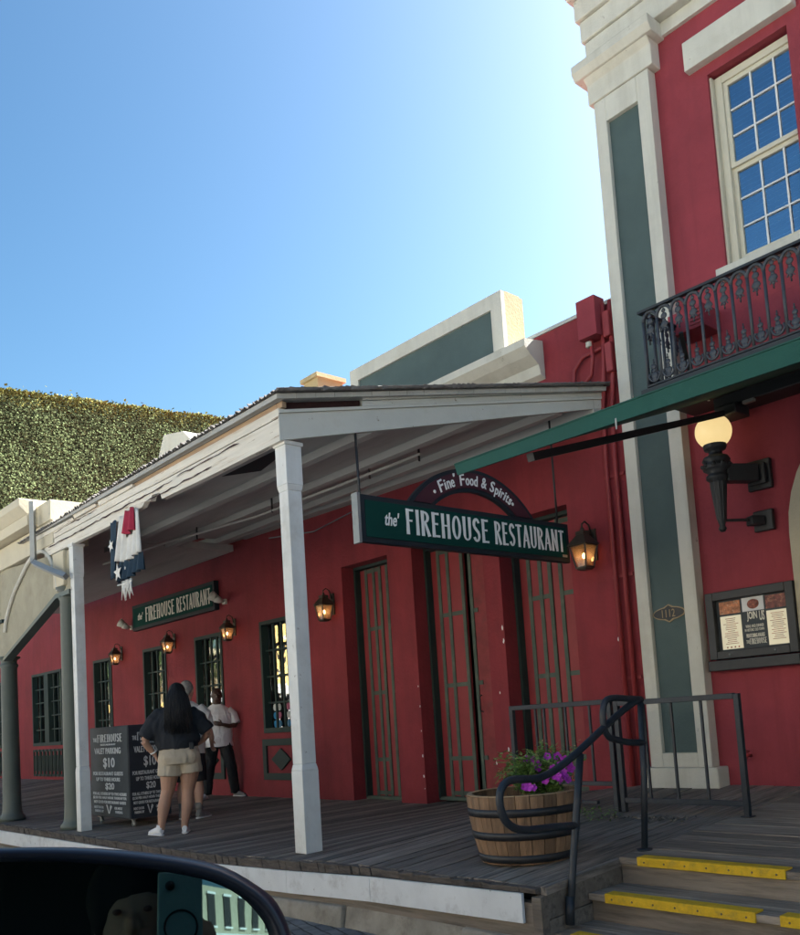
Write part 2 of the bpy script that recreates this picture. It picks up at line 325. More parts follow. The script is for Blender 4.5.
# condensed display capitals with heavy stems and flared ends
def strokes(body):
    mb=MB(); x=0
    def S(pts,w): # polyline with widths
        for i in range(len(pts)-1):
            a=Vector((*pts[i],0)); b=Vector((*pts[i+1],0)); d=(b-a).normalized(); nrm=Vector((-d.y,d.x,0))
            w0=w[i] if isinstance(w,list) else w; w1=w[i+1] if isinstance(w,list) else w
            e=d*.012
            p=[a-e-nrm*w0/2,a-e+nrm*w0/2,b+e+nrm*w1/2,b+e-nrm*w1/2]
            mb.n_=getattr(mb,'n_',0)+1; t_=1+.035*(mb.n_%9)
            mb.add([Vector((q.x+x,q.y,0)) for q in p]+[Vector((q.x+x,q.y,t_)) for q in p],[(0,1,2,3),(7,6,5,4),(0,4,5,1),(1,5,6,2),(2,6,7,3),(3,7,4,0)],.5)
    def stem(xx): 
        S([(xx,0),(xx,.5),(xx,1)],[.13,.105,.13])
    def arc(cx,cy,rx,ry,a0,a1,w0,w1,n=10):
        pts=[(cx+rx*math.cos(R(a0+(a1-a0)*i/n)),cy+ry*math.sin(R(a0+(a1-a0)*i/n))) for i in range(n+1)]
        ws=[w0+(w1-w0)*math.sin(math.pi*i/n) for i in range(n+1)]
        S(pts,ws)
    for ch in body:
        if ch==' ': x+=.28; continue
        wd=.34
        if ch=='I': stem(.06); wd=.12
        elif ch=='F': stem(.06); S([(.06,.96),(.3,.96)],[.07,.09]); S([(.06,.54),(.24,.54)],[.06,.08]); wd=.31
        elif ch=='E': stem(.06); S([(.06,.96),(.3,.96)],[.07,.09]); S([(.06,.54),(.25,.54)],[.06,.08]); S([(.06,.04),(.31,.04)],[.07,.09]); wd=.32
        elif ch=='H': stem(.06); stem(.32); S([(.06,.52),(.32,.52)],.06); wd=.38
        elif ch=='T': stem(.17); S([(0,.96),(.34,.96)],.08); wd=.34
        elif ch=='R': stem(.06); arc(.13,.76,.16,.205,90,-90,.06,.11); S([(.06,.965),(.14,.965)],.06); S([(.06,.555),(.14,.555)],.06); S([(.16,.55),(.33,0)],[.09,.13]); wd=.37
        elif ch=='N': stem(.06); stem(.34); S([(.06,1),(.34,0)],.09); wd=.40
        elif ch=='A': S([(.02,0),(.19,1)],[.08,.09]); S([(.36,0),(.19,1)],[.13,.1]); S([(.09,.32),(.29,.32)],.06); wd=.38
        elif ch=='U': S([(.06,1),(.06,.25)],[.13,.10]); S([(.32,1),(.32,.25)],[.13,.10]); arc(.19,.25,.13,.21,180,360,.10,.06); wd=.38
        elif ch=='O': arc(.20,.5,.15,.46,90,270,.065,.105,14); arc(.20,.5,.15,.46,270,450,.065,.105,14); wd=.40
        elif ch=='S': arc(.17,.745,.12,.215,20,235,.09,.11); S([(.09,.60),(.25,.40)],.12); arc(.16,.255,.12,.215,55,-160,.11,.09); wd=.33
        x+=wd+.11
    return [Vector(v) for v in mb.v], mb.f
M['tan2']=mat('pale_tan_render',(.48,.44,.33),.85,.08,2,.3,50)
M['creamL']=mat('aged_cream_paint',(.60,.54,.40),.8,.1,2,.3,40,stain=.4,stain_col=(.42,.36,.24),sscale=2)
def _caseglass():
    m=bpy.data.materials.new('case_glass'); m.use_nodes=True; nt=m.node_tree; nt.nodes.remove(nt.nodes['Principled BSDF'])
    t=nt.nodes.new('ShaderNodeBsdfTransparent'); g=nt.nodes.new('ShaderNodeBsdfGlossy'); g.inputs['Roughness'].default_value=.02; x=nt.nodes.new('ShaderNodeMixShader'); x.inputs[0].default_value=.06
    nt.links.new(t.outputs[0],x.inputs[1]); nt.links.new(g.outputs[0],x.inputs[2]); nt.links.new(x.outputs[0],nt.nodes['Material Output'].inputs[0]); return m
M['caseglass']=_caseglass()
M['road']=mat('sun_bounce_road',(.235,.24,.245),.9,.12,2,.3,60)  # kept pale so the out-of-view road bounces sunlight onto the facades

M['torn']=mat('dark_torn_timber',(.035,.012,.012),.9,.4,6,.5,30)
M['hair_in']=mat('dark_hair_smooth',(.006,.006,.007),.8,.2,8,0)
M['floodl']=M['canvas_lamp']
# ------------------------------------------------------------------ camera, light
W = 7.08          # plane of the red wall
def clamp(a,lo=0,hi=1): return max(lo,min(hi,a))
def sstep(t): t=clamp(t); return t*t*(3-2*t)
def zf(x,y):      # the boardwalk is not level
    a=sstep((x+7.6)/2.9); b=(.07+.05*(y-3.72)/.76) if y<4.48 else .12+(y-4.48)/2.6*.15
    l=sstep((-13.5-x)/5)*clamp((y-4.2)/3)*.2
    return -1.08+a*b+l
yaw,pit,rol=R(-46.15838),R(5.10283),R(-3.97073); F=882.565
c,s_=math.cos(yaw),math.sin(yaw)
fw=Vector((s_,c,0)); rt=Vector((c,-s_,0)); up=Vector((0,0,1))
f_=fw*math.cos(pit)+up*math.sin(pit); u_=up*math.cos(pit)-fw*math.sin(pit)
r2=rt*math.cos(rol)+u_*math.sin(rol); u2=u_*math.cos(rol)-rt*math.sin(rol)
cam=bpy.data.cameras.new('camera'); co=bpy.data.objects.new('camera',cam); COL.objects.link(co)
co.matrix_world=Matrix(((r2.x,u2.x,-f_.x,0),(r2.y,u2.y,-f_.y,0),(r2.z,u2.z,-f_.z,0),(0,0,0,1)))
cam.sensor_fit='HORIZONTAL'; cam.sensor_width=36; cam.lens=F/800*36
cam.shift_x=(400-464.906)/800; cam.shift_y=(632.516-467.5)/800
cam.clip_start=.02; cam.clip_end=2000
SC.camera=co
SUN_AZ=9; SUN_EL=43     # azimuth from +Y towards +X
wd=bpy.data.worlds.new('World'); SC.world=wd; wd.use_nodes=True
nt=wd.node_tree; sky=nt.nodes.new('ShaderNodeTexSky'); sky.sky_type='NISHITA'; sky.sun_disc=False
sky.sun_elevation=R(SUN_EL); sky.sun_rotation=R(SUN_AZ); sky.air_density=1.1; sky.dust_density=2.6; sky.ozone_density=2.2
hs=nt.nodes.new('ShaderNodeHueSaturation'); hs.inputs['Saturation'].default_value=1.08; hs.inputs['Hue'].default_value=.482; nt.links.new(sky.outputs[0],hs.inputs['Color']); gm=nt.nodes.new('ShaderNodeGamma'); gm.inputs[1].default_value=1.45; nt.links.new(hs.outputs[0],gm.inputs[0]); kk=nt.nodes.new('ShaderNodeVectorMath'); kk.operation='SCALE'; kk.inputs['Scale'].default_value=.26**.45*.72; nt.links.new(gm.outputs[0],kk.inputs[0]); nt.links.new(kk.outputs[0],nt.nodes['Background'].inputs[0]); nt.nodes['Background'].inputs[1].default_value=.055
sl=bpy.data.lights.new('sun','SUN'); sl.energy=5; sl.angle=R(.5); sl.color=(1,.965,.91)
so=bpy.data.objects.new('sun',sl); COL.objects.link(so)
sd=Vector((math.sin(R(SUN_AZ))*math.cos(R(SUN_EL)),math.cos(R(SUN_AZ))*math.cos(R(SUN_EL)),math.sin(R(SUN_EL))))
so.rotation_euler=sd.to_track_quat('Z','Y').to_euler(); so.location=(20,30,30)
SC.view_settings.view_transform='Standard'; SC.view_settings.look='None'; SC.view_settings.gamma=1; SC.view_settings.exposure=2.5
SC.cycles.max_bounces=8; SC.cycles.transparent_max_bounces=12

# ------------------------------------------------------------------ setting
m=MB(); m.quad((-400,-400,-1.456),(400,-400,-1.456),(400,400,-1.456),(-400,400,-1.456)); g=struct(m.build('ground','asph'))
m=MB(); m.quad((-60,1.2,-1.45),(25,1.2,-1.45),(25,4.3,-1.45),(-60,4.3,-1.45)); struct(m.build('street','pavers'))
m=MB(); m.quad((-60,-10.5,-1.45),(25,-10.5,-1.45),(25,1.2,-1.45),(-60,1.2,-1.45)); struct(m.build('road','road'))  # unseen stretch added as a pale sunlight bounce
# stone footing below the boardwalk
m=MB()
x=-30.
while x<-3.5:
    x2=min(x+random.uniform(.7,1.5),-3.46); j=random.uniform(-.02,.02)
    m.hexa([(x,3.66+j,-1.5),(x2,3.66+j*.3,-1.5),(x2,4.4,-1.5),(x,4.4,-1.5),(x,3.70+j,zf(x,3.72)-.288),(x2,3.70+j,zf(x2,3.72)-.288),(x2,4.4,zf(x2,3.72)-.288),(x,4.4,zf(x,3.72)-.288)]); x=x2
curb=struct(m.build('kerb','stone',bevel=.02))
# boardwalk planks
m=MB(); x=-30.; ns=8
while x<-3.42:
    w=random.choice((.13,.14,.15,.14)); x2=min(x+w-random.uniform(.006,.018),-3.396); r=random.random(); dz=random.uniform(-.004,.004)
    y0=3.74+random.uniform(-.012,.018); y1=7.5
    vs=[];fs=[]
    for i in range(ns+1):
        y=y0+(y1-y0)*i/ns
        for (xx,zz) in ((x,-.045),(x2,-.045),(x2,0),(x,0)): vs.append((xx,y,zf(xx,y)+zz+dz))
    for i in range(ns):
        a=i*4
        for k in range(4): fs.append((a+k,a+(k+1)%4,a+4+(k+1)%4,a+4+k))
    fs+=[(3,2,1,0),tuple(range(ns*4,ns*4+4))]
    m.add(vs,fs,r); x+=w
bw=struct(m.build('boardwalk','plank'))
m=MB()   # solid dark block standing in for the shade under the planks
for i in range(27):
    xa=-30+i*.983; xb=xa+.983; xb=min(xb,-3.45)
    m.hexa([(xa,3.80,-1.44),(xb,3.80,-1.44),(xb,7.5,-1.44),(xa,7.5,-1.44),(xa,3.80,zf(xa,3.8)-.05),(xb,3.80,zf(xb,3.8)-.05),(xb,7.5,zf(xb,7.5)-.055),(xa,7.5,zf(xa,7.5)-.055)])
m.build('under_plank_shade','dark',bw)
def gp(x): return .036+.044*clamp((-3.5-x)/2.3)
m=MB()   # ragged nosing board along the street edge
x=-30.
while x<-3.5:
    x2=min(x+random.uniform(.08,.2),-3.42)
    a=random.uniform(-.014,.012); 
    m.hexa([(x,3.715+a,zf(x,3.72)-gp(x)),(x2,3.715-a*.6,zf(x2,3.72)-gp(x2)),(x2,3.80,zf(x2,3.72)-gp(x2)),(x,3.80,zf(x,3.72)-gp(x)),(x,3.70+a,zf(x,3.72)-.004+a*.7),(x2,3.70,zf(x2,3.72)-.004-a*.5),(x2,3.80,zf(x2,3.72)-.002),(x,3.80,zf(x,3.72)-.002)],.3); x=x2
m.build('nosing','edge',bw,bevel=.006)
m=MB()   # white skirting boards
xs=[-30,-24,-19.5,-15,-12.2,-10.1,-8.6,-7.28,-6.0,-4.95,-3.53]
for a,b in zip(xs,xs[1:]):
    b2=b-.004; ta=-.075; 
    m.hexa([(a,3.692,zf(a,3.72)-.165-gp(a)),(b2,3.692,zf(b2,3.72)-.165-gp(b2)),(b2,3.712,zf(b2,3.72)-.165-gp(b2)),(a,3.712,zf(a,3.72)-.165-gp(a)),(a,3.692,zf(a,3.72)-gp(a)),(b2,3.692,zf(b2,3.72)-gp(b2)),(b2,3.712,zf(b2,3.72)-gp(b2)),(a,3.712,zf(a,3.72)-gp(a))])
sk=m.build('skirt_board','skirt',bw)
m=MB()
for a,b in ((-30,-20),(-20,-14),(-14,-9.8),(-9.8,-6.4),(-6.4,-3.43)):
    b2=b-.005
    m.hexa([(a,3.725,zf(a,3.72)-.285),(b2,3.725,zf(b2,3.72)-.285),(b2,3.80,zf(b2,3.72)-.285),(a,3.80,zf(a,3.72)-.285),(a,3.725,zf(a,3.72)-.09),(b2,3.725,zf(b2,3.72)-.09),(b2,3.80,zf(b2,3.72)-.09),(a,3.80,zf(a,3.72)-.09)],.5)
m.build('rim_beam','beam',bw)
m=MB()   # boards closing the end beside the stairs
for k,(za,zb) in enumerate(((-.0455,-.185),(-.19,-.325),(-.33,-.47))):
    m.hexa([(-3.448,3.73,zf(-3.43,3.72)+zb),(-3.405,3.73,zf(-3.43,3.72)+zb),(-3.405,4.6,zf(-3.4,4.5)+zb),(-3.448,4.6,zf(-3.4,4.5)+zb),(-3.448,3.73,zf(-3.43,3.72)+za),(-3.405,3.73,zf(-3.43,3.72)+za),(-3.405,4.6,zf(-3.4,4.5)+za),(-3.448,4.6,zf(-3.4,4.5)+za)],.2+.3*k)
m.box(-3.47,-3.40,3.705,3.77,-1.40,zf(-3.43,3.72)-.05,.1)
m.build('end_board','beam',bw,bevel=.004)
# landing: planks lie along the street
m=MB(); y=4.43
while y<7.1:
    w=.14; dz=random.uniform(-.003,.003); zl=lambda yy: -.952+(yy-4.43)/2.65*.125+dz
    m.hexa([(-3.39,y,zl(y)-.04),(4,y,zl(y)-.04),(4,y+w-.008,zl(y+w)-.04),(-3.39,y+w-.008,zl(y+w)-.04),(-3.39,y,zl(y)),(4,y,zl(y)),(4,y+w-.008,zl(y+w)),(-3.39,y+w-.008,zl(y+w))]); y+=w
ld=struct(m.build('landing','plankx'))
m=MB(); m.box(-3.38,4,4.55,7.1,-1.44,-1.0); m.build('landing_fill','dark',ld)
# stairs
m=MB()
for (ya,yb,z) in ((4.12,4.47,-1.11),(3.80,4.17,-1.27)):
    for k in range(2):
        a=ya+(yb-ya)/2*k; m.box(-3.40,4,a,a+(yb-ya)/2-.006,z-.04,z)
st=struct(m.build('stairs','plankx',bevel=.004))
m=MB(); m.box(-3.395,4,4.455,4.48,-1.109,-.994); m.box(-3.395,4,4.15,4.175,-1.269,-1.152); m.box(-3.395,4,3.83,3.855,-1.44,-1.312); m.build('riser','beam',st)
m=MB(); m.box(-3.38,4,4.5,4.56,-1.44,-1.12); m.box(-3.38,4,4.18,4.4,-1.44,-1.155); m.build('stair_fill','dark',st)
def strip(x0,x1,y,z):
    m=MB(); m.box(x0,x1,y-.012,y+.075,z+.001,z+.012,.5); m.box(x0,x1,y-.014,y-.002,z-.042,z+.0105,.5); o=m.build('tread_strip','yellow',st,bevel=.003)
    m=MB(); n=7
    for i in range(n): 
        xx=x0+.05+(x1-x0-.1)*i/(n-1)
        m.ball((xx,y-.014,z-.018),.006,6,4)
    m.build('screws','screw',o)
strip(-3.25,-2.31,4.43,-.951); strip(-3.27,-2.33,4.12,-1.11); strip(-3.28,-2.33,3.80,-1.27)
strip(-2.16,-1.2,4.43,-.951); strip(-2.20,-1.2,4.12,-1.11); strip(-2.20,-1.2,3.80,-1.27)
# litter lying where the two board levels meet
m=MB()
for i in range(90):
    x=random.uniform(-4.9,-3.6); y=5.55+random.gauss(0,.05)+ (x+4.2)*.03; z=zf(x,y); r=random.uniform(.008,.03)
    a=random.uniform(0,6.3); p=[(x+r*math.cos(a+k*1.9)*random.uniform(.6,1.2),y+r*math.sin(a+k*1.9)*random.uniform(.5,1),z+.004+random.uniform(0,.014)) for k in range(3)]
    m.add(p+[(x,y,z+.02+r*.3)],[(0,1,2),(0,1,3),(1,2,3),(2,0,3)])
o=m.build('litter','litter'); o['kind']='stuff'
m=MB()
for i in range(160):
    x=random.uniform(-4.85,-4.2); y=5.5+random.gauss(0,.07); z=zf(x,y)+random.uniform(0,.09); r=random.uniform(.008,.02); a=random.uniform(0,6.3)
    d=Vector((math.cos(a),math.sin(a),random.uniform(-.2,.9)))*r; e=Vector((-math.sin(a),math.cos(a),.2))*r*.5; p=Vector((x,y,z))
    m.quad(p-d,p+e,p+d,p-e)
o=m.build('weeds','leafp'); o['kind']='stuff'

# ------------------------------------------------------------------ the red restaurant building
FB=thing('restaurant_building',(-12,W,-1.0),'long single storey red stucco restaurant behind the covered boardwalk, with tall iron door shutters','building')
m=MB()
openings=[(-9.72,-8.72,-1.2,2.07),(-8.24,-7.0,-1.2,2.07),(-6.74,-5.72,-1.2,2.07),
 (-11.90,-10.88,-.12,1.58),(-14.04,-13.1,-.12,1.57),(-16.12,-15.16,-.12,1.57),(-18.55,-17.62,-.12,1.57),(-22.37,-20.42,-.12,1.57),(-26.6,-24.7,-.12,1.57)]
def wall_with(m, x0,x1,z0,z1,y,ops,th=.5,yo=0):
    xs=sorted({x0,x1}|{o[0] for o in ops}|{o[1] for o in ops})
    for a,b in zip(xs,xs[1:]):
        oo=[o for o in ops if o[0]<=a+1e-6 and o[1]>=b-1e-6]
        if not oo: m.box(a,b,y,y+th,z0,z1,.5)
        else:
            o=oo[0]
            if o[2]>z0: m.box(a,b,y,y+th,z0,o[2],.5)
            if o[3]<z1: m.box(a,b,y,y+th,o[3],z1,.5)
wall_with(m,-30,-4.86,-1.3,3.95,W,openings,.4)
m.box(-30,-4.86,W+.4,22,3.3,3.45,.5)
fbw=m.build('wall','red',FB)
m=MB(); m.box(-30,-4.87,W-.012,W+.42,3.952,3.99,.5); m.build('coping','grey',FB)
m=MB(); m.box(-30,-10,W+.405,W+3.5,-1.3,3.2); m.box(-10,-4.9,W+.6,W+3.5,-1.3,3.2); m.build('interior','dark',FB)
# parapets
def parapet(x0,x1,z0,z1,depth,name='parapet'):
    fr=.17; m=MB(); y=W-.03
    m.box(x0,x1,y,y+.06,z1-fr,z1,.5); m.box(x0,x0+fr,y,y+.06,z0,z1-fr,.5); m.box(x1-fr,x1,y,y+.06,z0,z1-fr,.5); 
    p=m.build(name,'cream',FB)
    m=MB(); m.box(x0+fr,x1-fr,y+.03,y+.06,z0,z1-fr,.5); m.build('panel','teal',p)
    m=MB(); m.box(x0,x1,y+.061,y+depth,z0,z1-.01,.5); m.box(x0+.02,x1-.02,y+.09,y+depth-.03,z1-.009,z1+.02,.5); m.build('parapet_core','cream_sunlit',p)
parapet(-9.23,-6.39,3.996,4.66,.36)
m=MB(); m.box(-10.32,-9.98,W-.03,W+.4,3.996,4.84,.5); m.box(-10.36,-9.94,W-.07,W+.44,4.84,4.9,.5); m.build('pier','cream_sunlit',FB)
m=MB(); m.prism([(-15.1,3.996),(-15.1,5.0),(-14.85,5.36),(-14.1,5.22),(-13.7,4.9),(-13.7,3.996)],'Y',W-.03,W+.3,.5); m.build('pier','cream',FB)
# moulded shelf cornice over the porch roof
m=MB(); x0,x1=-9.3,-5.86
prof=[(W-.005,3.46),(W-.07,3.50),(W-.10,3.60),(W-.22,3.68),(W-.30,3.76),(W-.30,3.84),(W-.005,3.88)]
m.prism(prof,'X',x0,x1,.5); m.build('cornice','cream',FB)
# doors with iron straps
def shutter_door(x0,x1,z0,z1,ajar=False):
    yd=W+.29
    m=MB(); m.box(x0,x0+.035,W+.2,yd+.06,z0,z1,.5); m.box(x1-.035,x1,W+.2,yd+.06,z0,z1,.5); m.box(x0+.035,x1-.035,W+.2,yd+.06,z1-.04,z1,.5)
    d=m.build('door','green',FB)
    L=(x1-x0-.07)/2
    for k in range(2):
        a=x0+.035+k*L+.004; b=a+L-.008; yy=yd
        if ajar and k==1: a+=.05; yy+=.03
        m=MB(); m.box(a,b,yy,yy+.03,z0+.02,z1-.045,.5)
        lf=m.build('door_leaf','red_scuff' if (ajar and k==1) else 'red_metal',d)
        m=MB(); ys=yy-.014; w=.05
        xs=([a+.135,a+.30,b-w/2] if k==0 else [a+.12,b-.10]) if not(ajar and k==1) else [a+w/2]
        for xx in xs: m.box(xx-w/2,xx+w/2,ys,yy-.001,z0+.02,z1-.046,.5)
        for zz in (z0+.06,-.56,.33,1.2,z1-.08):
            for q0,q1 in zip(xs,xs[1:]) if len(xs)>1 else [(xs[0],xs[0]+.12)]:
                m.box(q0+w/2+.001,q1-w/2-.001,ys+.003,yy-.001,zz-w/2,zz+w/2,.5)
        m.build('iron_strap','strap',lf)
        if ajar and k==1:
            m=MB(); m.loft([(a+.09,yy-.012,-.02),(a+.09,yy-.05,-.0),(a+.09,yy-.05,.16),(a+.09,yy-.012,.18)],.008,8); m.build('door_handle','black',lf)
    m=MB(); m.box(x0+.01,x1-.01,W+.2,W+.39,z0-.02,z0+.02); m.build('threshold','strap',d)
shutter_door(-9.72,-8.72,-1.06,2.07); shutter_door(-8.24,-7.0,-1.04,2.07,True); shutter_door(-6.74,-5.72,-.96,2.07)
# barred windows
def barred(x0,x1,z0,z1,nc=4,nr=4,stick=False,double=False,panel='diamond'):
    m=MB(); w=.055
    m.box(x0,x0+w,W-.02,W+.1,z0,z1,.5); m.box(x1-w,x1,W-.02,W+.1,z0,z1,.5); m.box(x0+w,x1-w,W-.02,W+.1,z1-w,z1,.5); m.box(x0+w,x1-w,W-.035,W+.1,z0,z0+w+.02,.5)
    if double: xm=(x0+x1)/2; m.box(xm-.12,xm+.12,W-.015,W+.1,z0+w+.02,z1-w,.5)
    fr=m.build('window','green',FB)
    m=MB(); m.box(x0+w,x1-w,W+.105,W+.112,z0+w,z1-w,.5); m.build('window_pane','glass',fr)
    m=MB()
    for i in range(1,nc): xx=x0+w+(x1-x0-2*w)*i/nc; m.box(xx-.017,xx+.017,W+.04,W+.07,z0+w+.02,z1-w,.5)
    for j in range(1,nr):
        zz=z0+w+(z1-z0-2*w)*j/nr
        for i in range(nc):
            a=x0+w+(x1-x0-2*w)*i/nc+(.0175 if i else 0); b=x0+w+(x1-x0-2*w)*(i+1)/nc-(.0175 if i<nc-1 else 0); m.box(a,b,W+.045,W+.065,zz-.013,zz+.013,.5)
    m.build('window_bars','green',fr)
    if stick:
        cols=['bluetag','bluetag','letter','bluetag','pinktag','letter','bluetag','letter','pinktag','letter','letter','bluetag']
        k=0
        for i in range(4):
            for j in range(3):
                if i==3 and j==1: continue
                cx=x0+.15+i*.125+(.12 if i>1 else 0); cz=z0+.13+j*.125
                q=MB(); q.loft([(cx,W+.100,cz),(cx,W+.103,cz)],(.048,.055),10,False,side=(1,0,0)); q.build('window_sticker',cols[k%12],fr); k+=1
    if panel=='diamond':
        m=MB(); a,b,c0,d=x0-.05,x1-.07,-.82,-.21; t=.1; y=W-.03
        m.box(a,a+t,y,W-.002,c0,d,.5); m.box(b-t,b,y,W-.002,c0,d,.5); m.box(a+t,b-t,y,W-.002,d-t,d,.5); m.box(a+t,b-t,y,W-.002,c0,c0+t,.5)
        xc,zc=(a+b)/2,(c0+d)/2; m.prism([(xc-.26,zc),(xc,zc-.16),(xc+.26,zc),(xc,zc+.16)],'Y',y,W-.003,.5)
        m.build('wall_panel','green',FB)
    else:
        m=MB(); n=8; 
        for i in range(n):
            a=x0+(x1-x0)*i/n+.02; b=x0+(x1-x0)*(i+1)/n-.02
            m.box(a,a+.03,W-.03,W-.002,-.82,-.2,.5); m.box(b-.03,b,W-.03,W-.002,-.82,-.2,.5); m.box(a+.031,b-.031,W-.025,W-.002,-.25,-.2,.5); m.box(a+.031,b-.031,W-.025,W-.002,-.82,-.77,.5)
            m.box((a+b)/2-.02,(a+b)/2+.02,W-.025,W-.002,-.7,-.34,.5)
        m.build('wall_panel','green',FB)
barred(-11.90,-10.88,-.12,1.58,4,4,True)
barred(-14.04,-13.1,-.12,1.57); barred(-16.12,-15.16,-.12,1.57); barred(-18.55,-17.62,-.12,1.57)
barred(-22.37,-20.42,-.12,1.57,6,5,double=True,panel='fret'); barred(-26.6,-24.7,-.12,1.57,6,5,double=True,panel='fret')
# junction box and painted conduits near the corner
JB=thing('junction_box',(-5.13,W,3.8),'red painted metal junction box with looping conduit high on the parapet wall','electrical box')
m=MB(); m.box(-5.26,-5.03,W-.17,W-.002,3.62,4.02,.5); m.build('box','red_r',JB,bevel=.006)
m=MB()
m.loft([(-5.17,W-.08,3.62),(-5.17,W-.08,3.42),(-5.22,W-.05,3.28),(-5.36,W-.04,3.20),(-5.46,W-.04,3.26),(-5.44,W-.04,3.40),(-5.32,W-.04,3.50),(-5.0,W-.05,3.52)],.02,8)
m.build('conduit','red_metal',JB)
m=MB(); m.loft([(-5.19,W-.09,3.60),(-5.19,W-.09,3.55)],.035,10); m.build('connector','canvas_lamp',JB)
CP=thing('conduit_run',(-5.0,W,1.5),'pair of red painted conduits running down the wall beside the cream pilaster','pipe')
for i,xx in enumerate((-5.14,-5.03)):
    m=MB(); m.loft([(xx+(.1 if i else .12),W-.05,3.95),(xx+.08,W-.05,3.3),(xx+.02,W-.045,2.9),(xx,W-.045,2.4),(xx,W-.045,zf(-5,7))],.024,8); m.build('pipe','red_metal',CP)
m=MB(); m.box(-5.0,-4.92,W-.11,W-.002,3.22,3.52,.5); m.box(-5.0,-4.92,W-.11,W-.002,3.58,3.84,.5); m.build('fitting','red_metal',CP,bevel=.012)
for zz in (2.2,1.2,.2): m=MB(); m.box(-5.2,-4.96,W-.02,W-.001,zz,zz+.03,.5); m.build('clamp','red_metal',CP)

# ------------------------------------------------------------------ porch
P=thing('porch',(-9,4.0,-1.0),'old white timber porch with corrugated roof and peeling fascia over the boardwalk','porch')
def post(x,y,a=.079,b=.068):
    z0=zf(x,y); m=MB()
    m.box(x-a,x+a,y-a,y+a,z0,-.38,.5); m.box(x-a,x+a,y-a,y+a,1.96,2.33,.5)
    for (za,zb,ra,rb) in ((-.38,-.33,a,b),(1.91,1.96,b,a)):
        m.hexa([(x-ra,y-ra,za),(x+ra,y-ra,za),(x+ra,y+ra,za),(x-ra,y+ra,za),(x-rb,y-rb,zb),(x+rb,y-rb,zb),(x+rb,y+rb,zb),(x-rb,y+rb,zb)],.5)
    m.box(x-b,x+b,y-b,y+b,-.33,1.91,.5)
    m.box(x-a-.012,x+a+.012,y-a-.012,y+a+.012,2.29,2.325,.5)
    m.build('post','white',P,bevel=.006)
post(-6.14,4.0); post(-10.73,3.93,.064,.057)
# roof: sloped sheet, skewed east end
XE0,XE1=-5.98,-5.04
def rz(y): return 2.668+(y-3.85)/3.2*.43
m=MB()
vs=[];n=200
# corrugated sheet
xs=[-12.45+i*(12.45-5.04)/n for i in range(n+1)]
def wav(x): return .014*math.sin(x*2*math.pi/.074)
nn=int((12.45-5.0)/.0185); vs=[]; fs=[]; ys=[3.80,7.06]
for i in range(nn+1):
    u=i/nn
    for k,y in enumerate(ys):
        xe=XE0+(XE1-XE0)*(y-3.85)/3.2+.06; x=-12.45+(xe+12.45)*u
        z=rz(y)+.035+.012*math.sin(i*2*math.pi/4)-(.05*sstep((-9-x)/3.5) if k==0 else 0)+random.uniform(-.003,.003)
        vs.append((x,y+(random.uniform(-.015,.015) if k==0 else 0),z))
fs=[(2*i,2*i+2,2*i+3,2*i+1) for i in range(nn)]
m.add(vs,fs,.5); ro=m.build('roof','roofmetal',P); so2=ro.modifiers.new('s','SOLIDIFY'); so2.thickness=.006
# ragged metal edging on the skewed end
m=MB(); k=70
for i in range(k):
    t0=i/k; t1=(i+1)/k; 
    pa=Vector((XE0+.045+(XE1-XE0)*t0,3.80+3.26*t0,rz(3.80+3.26*t0)+.03)); pb=Vector((XE0+.045+(XE1-XE0)*t1,3.80+3.26*t1,rz(3.80+3.26*t1)+.03)); j=random.uniform(-.008,.012)
    m.hexa([pa+Vector((0,0,-.01-j)),pb+Vector((0,0,-.01)),pb+Vector((-.05,0,-.01)),pa+Vector((-.05,0,-.01)),pa+Vector((.01,0,.012+j)),pb+Vector((.01,0,.01)),pb+Vector((-.05,0,.01)),pa+Vector((-.05,0,.01))])
m.build('roof_edge','roofmetal',P)
# roof boards below the sheet
m=MB(); y=3.82
while y<7.0:
    y2=min(y+.16,7.05)
    xa=XE0+(XE1-XE0)*(y-3.85)/3.2; xb=XE0+(XE1-XE0)*(y2-.004-3.85)/3.2
    dl=lambda yy: .0
    m.hexa([(-12.4,y,rz(y)-.03),(xa,y,rz(y)-.03),(xb,y2-.004,rz(y2)-.03),(-12.4,y2-.004,rz(y2)-.03),(-12.4,y,rz(y)+.012),(xa,y,rz(y)+.012),(xb,y2-.004,rz(y2)+.012),(-12.4,y2-.004,rz(y2)+.012)]); y=y2
m.build('roof_board','ceil',P)
# street-side fascia: bare strip above, white board with a broken lower edge
m=MB(); m.box(-12.2,-6.02,3.885,3.925,2.584,2.634,.5); m.build('bare_strip','barewood',P)
m=MB(); m.box(-12.35,-5.99,3.83,3.885,2.64,2.672,.5); m.build('eave_board','grey',P)
m=MB(); 
low=[(-11.66,2.32),(-9.1,2.31),(-8.72,2.34),(-8.66,2.38),(-8.52,2.36),(-8.48,2.41),(-8.30,2.39),(-8.26,2.32),(-7.4,2.31),(-6.05,2.31)]
m.prism(low+[(-6.05,2.50),(-8.2,2.492),(-8.9,2.502),(-11.66,2.49)],'Y',3.875,3.93,.5)
m.prism([(-11.70,2.497),(-8.9,2.509),(-8.2,2.499),(-6.05,2.507),(-6.05,2.582),(-11.70,2.582)],'Y',3.868,3.93,.5)
m.build('fascia','weathered',P)
m=MB(); 
for (a,b,z) in ((-11.9,-10.6,2.605),(-10.55,-9.9,2.622),(-9.8,-8.9,2.61)): m.hexa([(a,3.85,z-.03),(b,3.86,z-.02),(b,3.884,z-.02),(a,3.884,z-.03),(a,3.84,z+.02),(b,3.85,z+.01),(b,3.884,z+.01),(a,3.884,z+.02)])
m.build('loose_board','weathered',P)
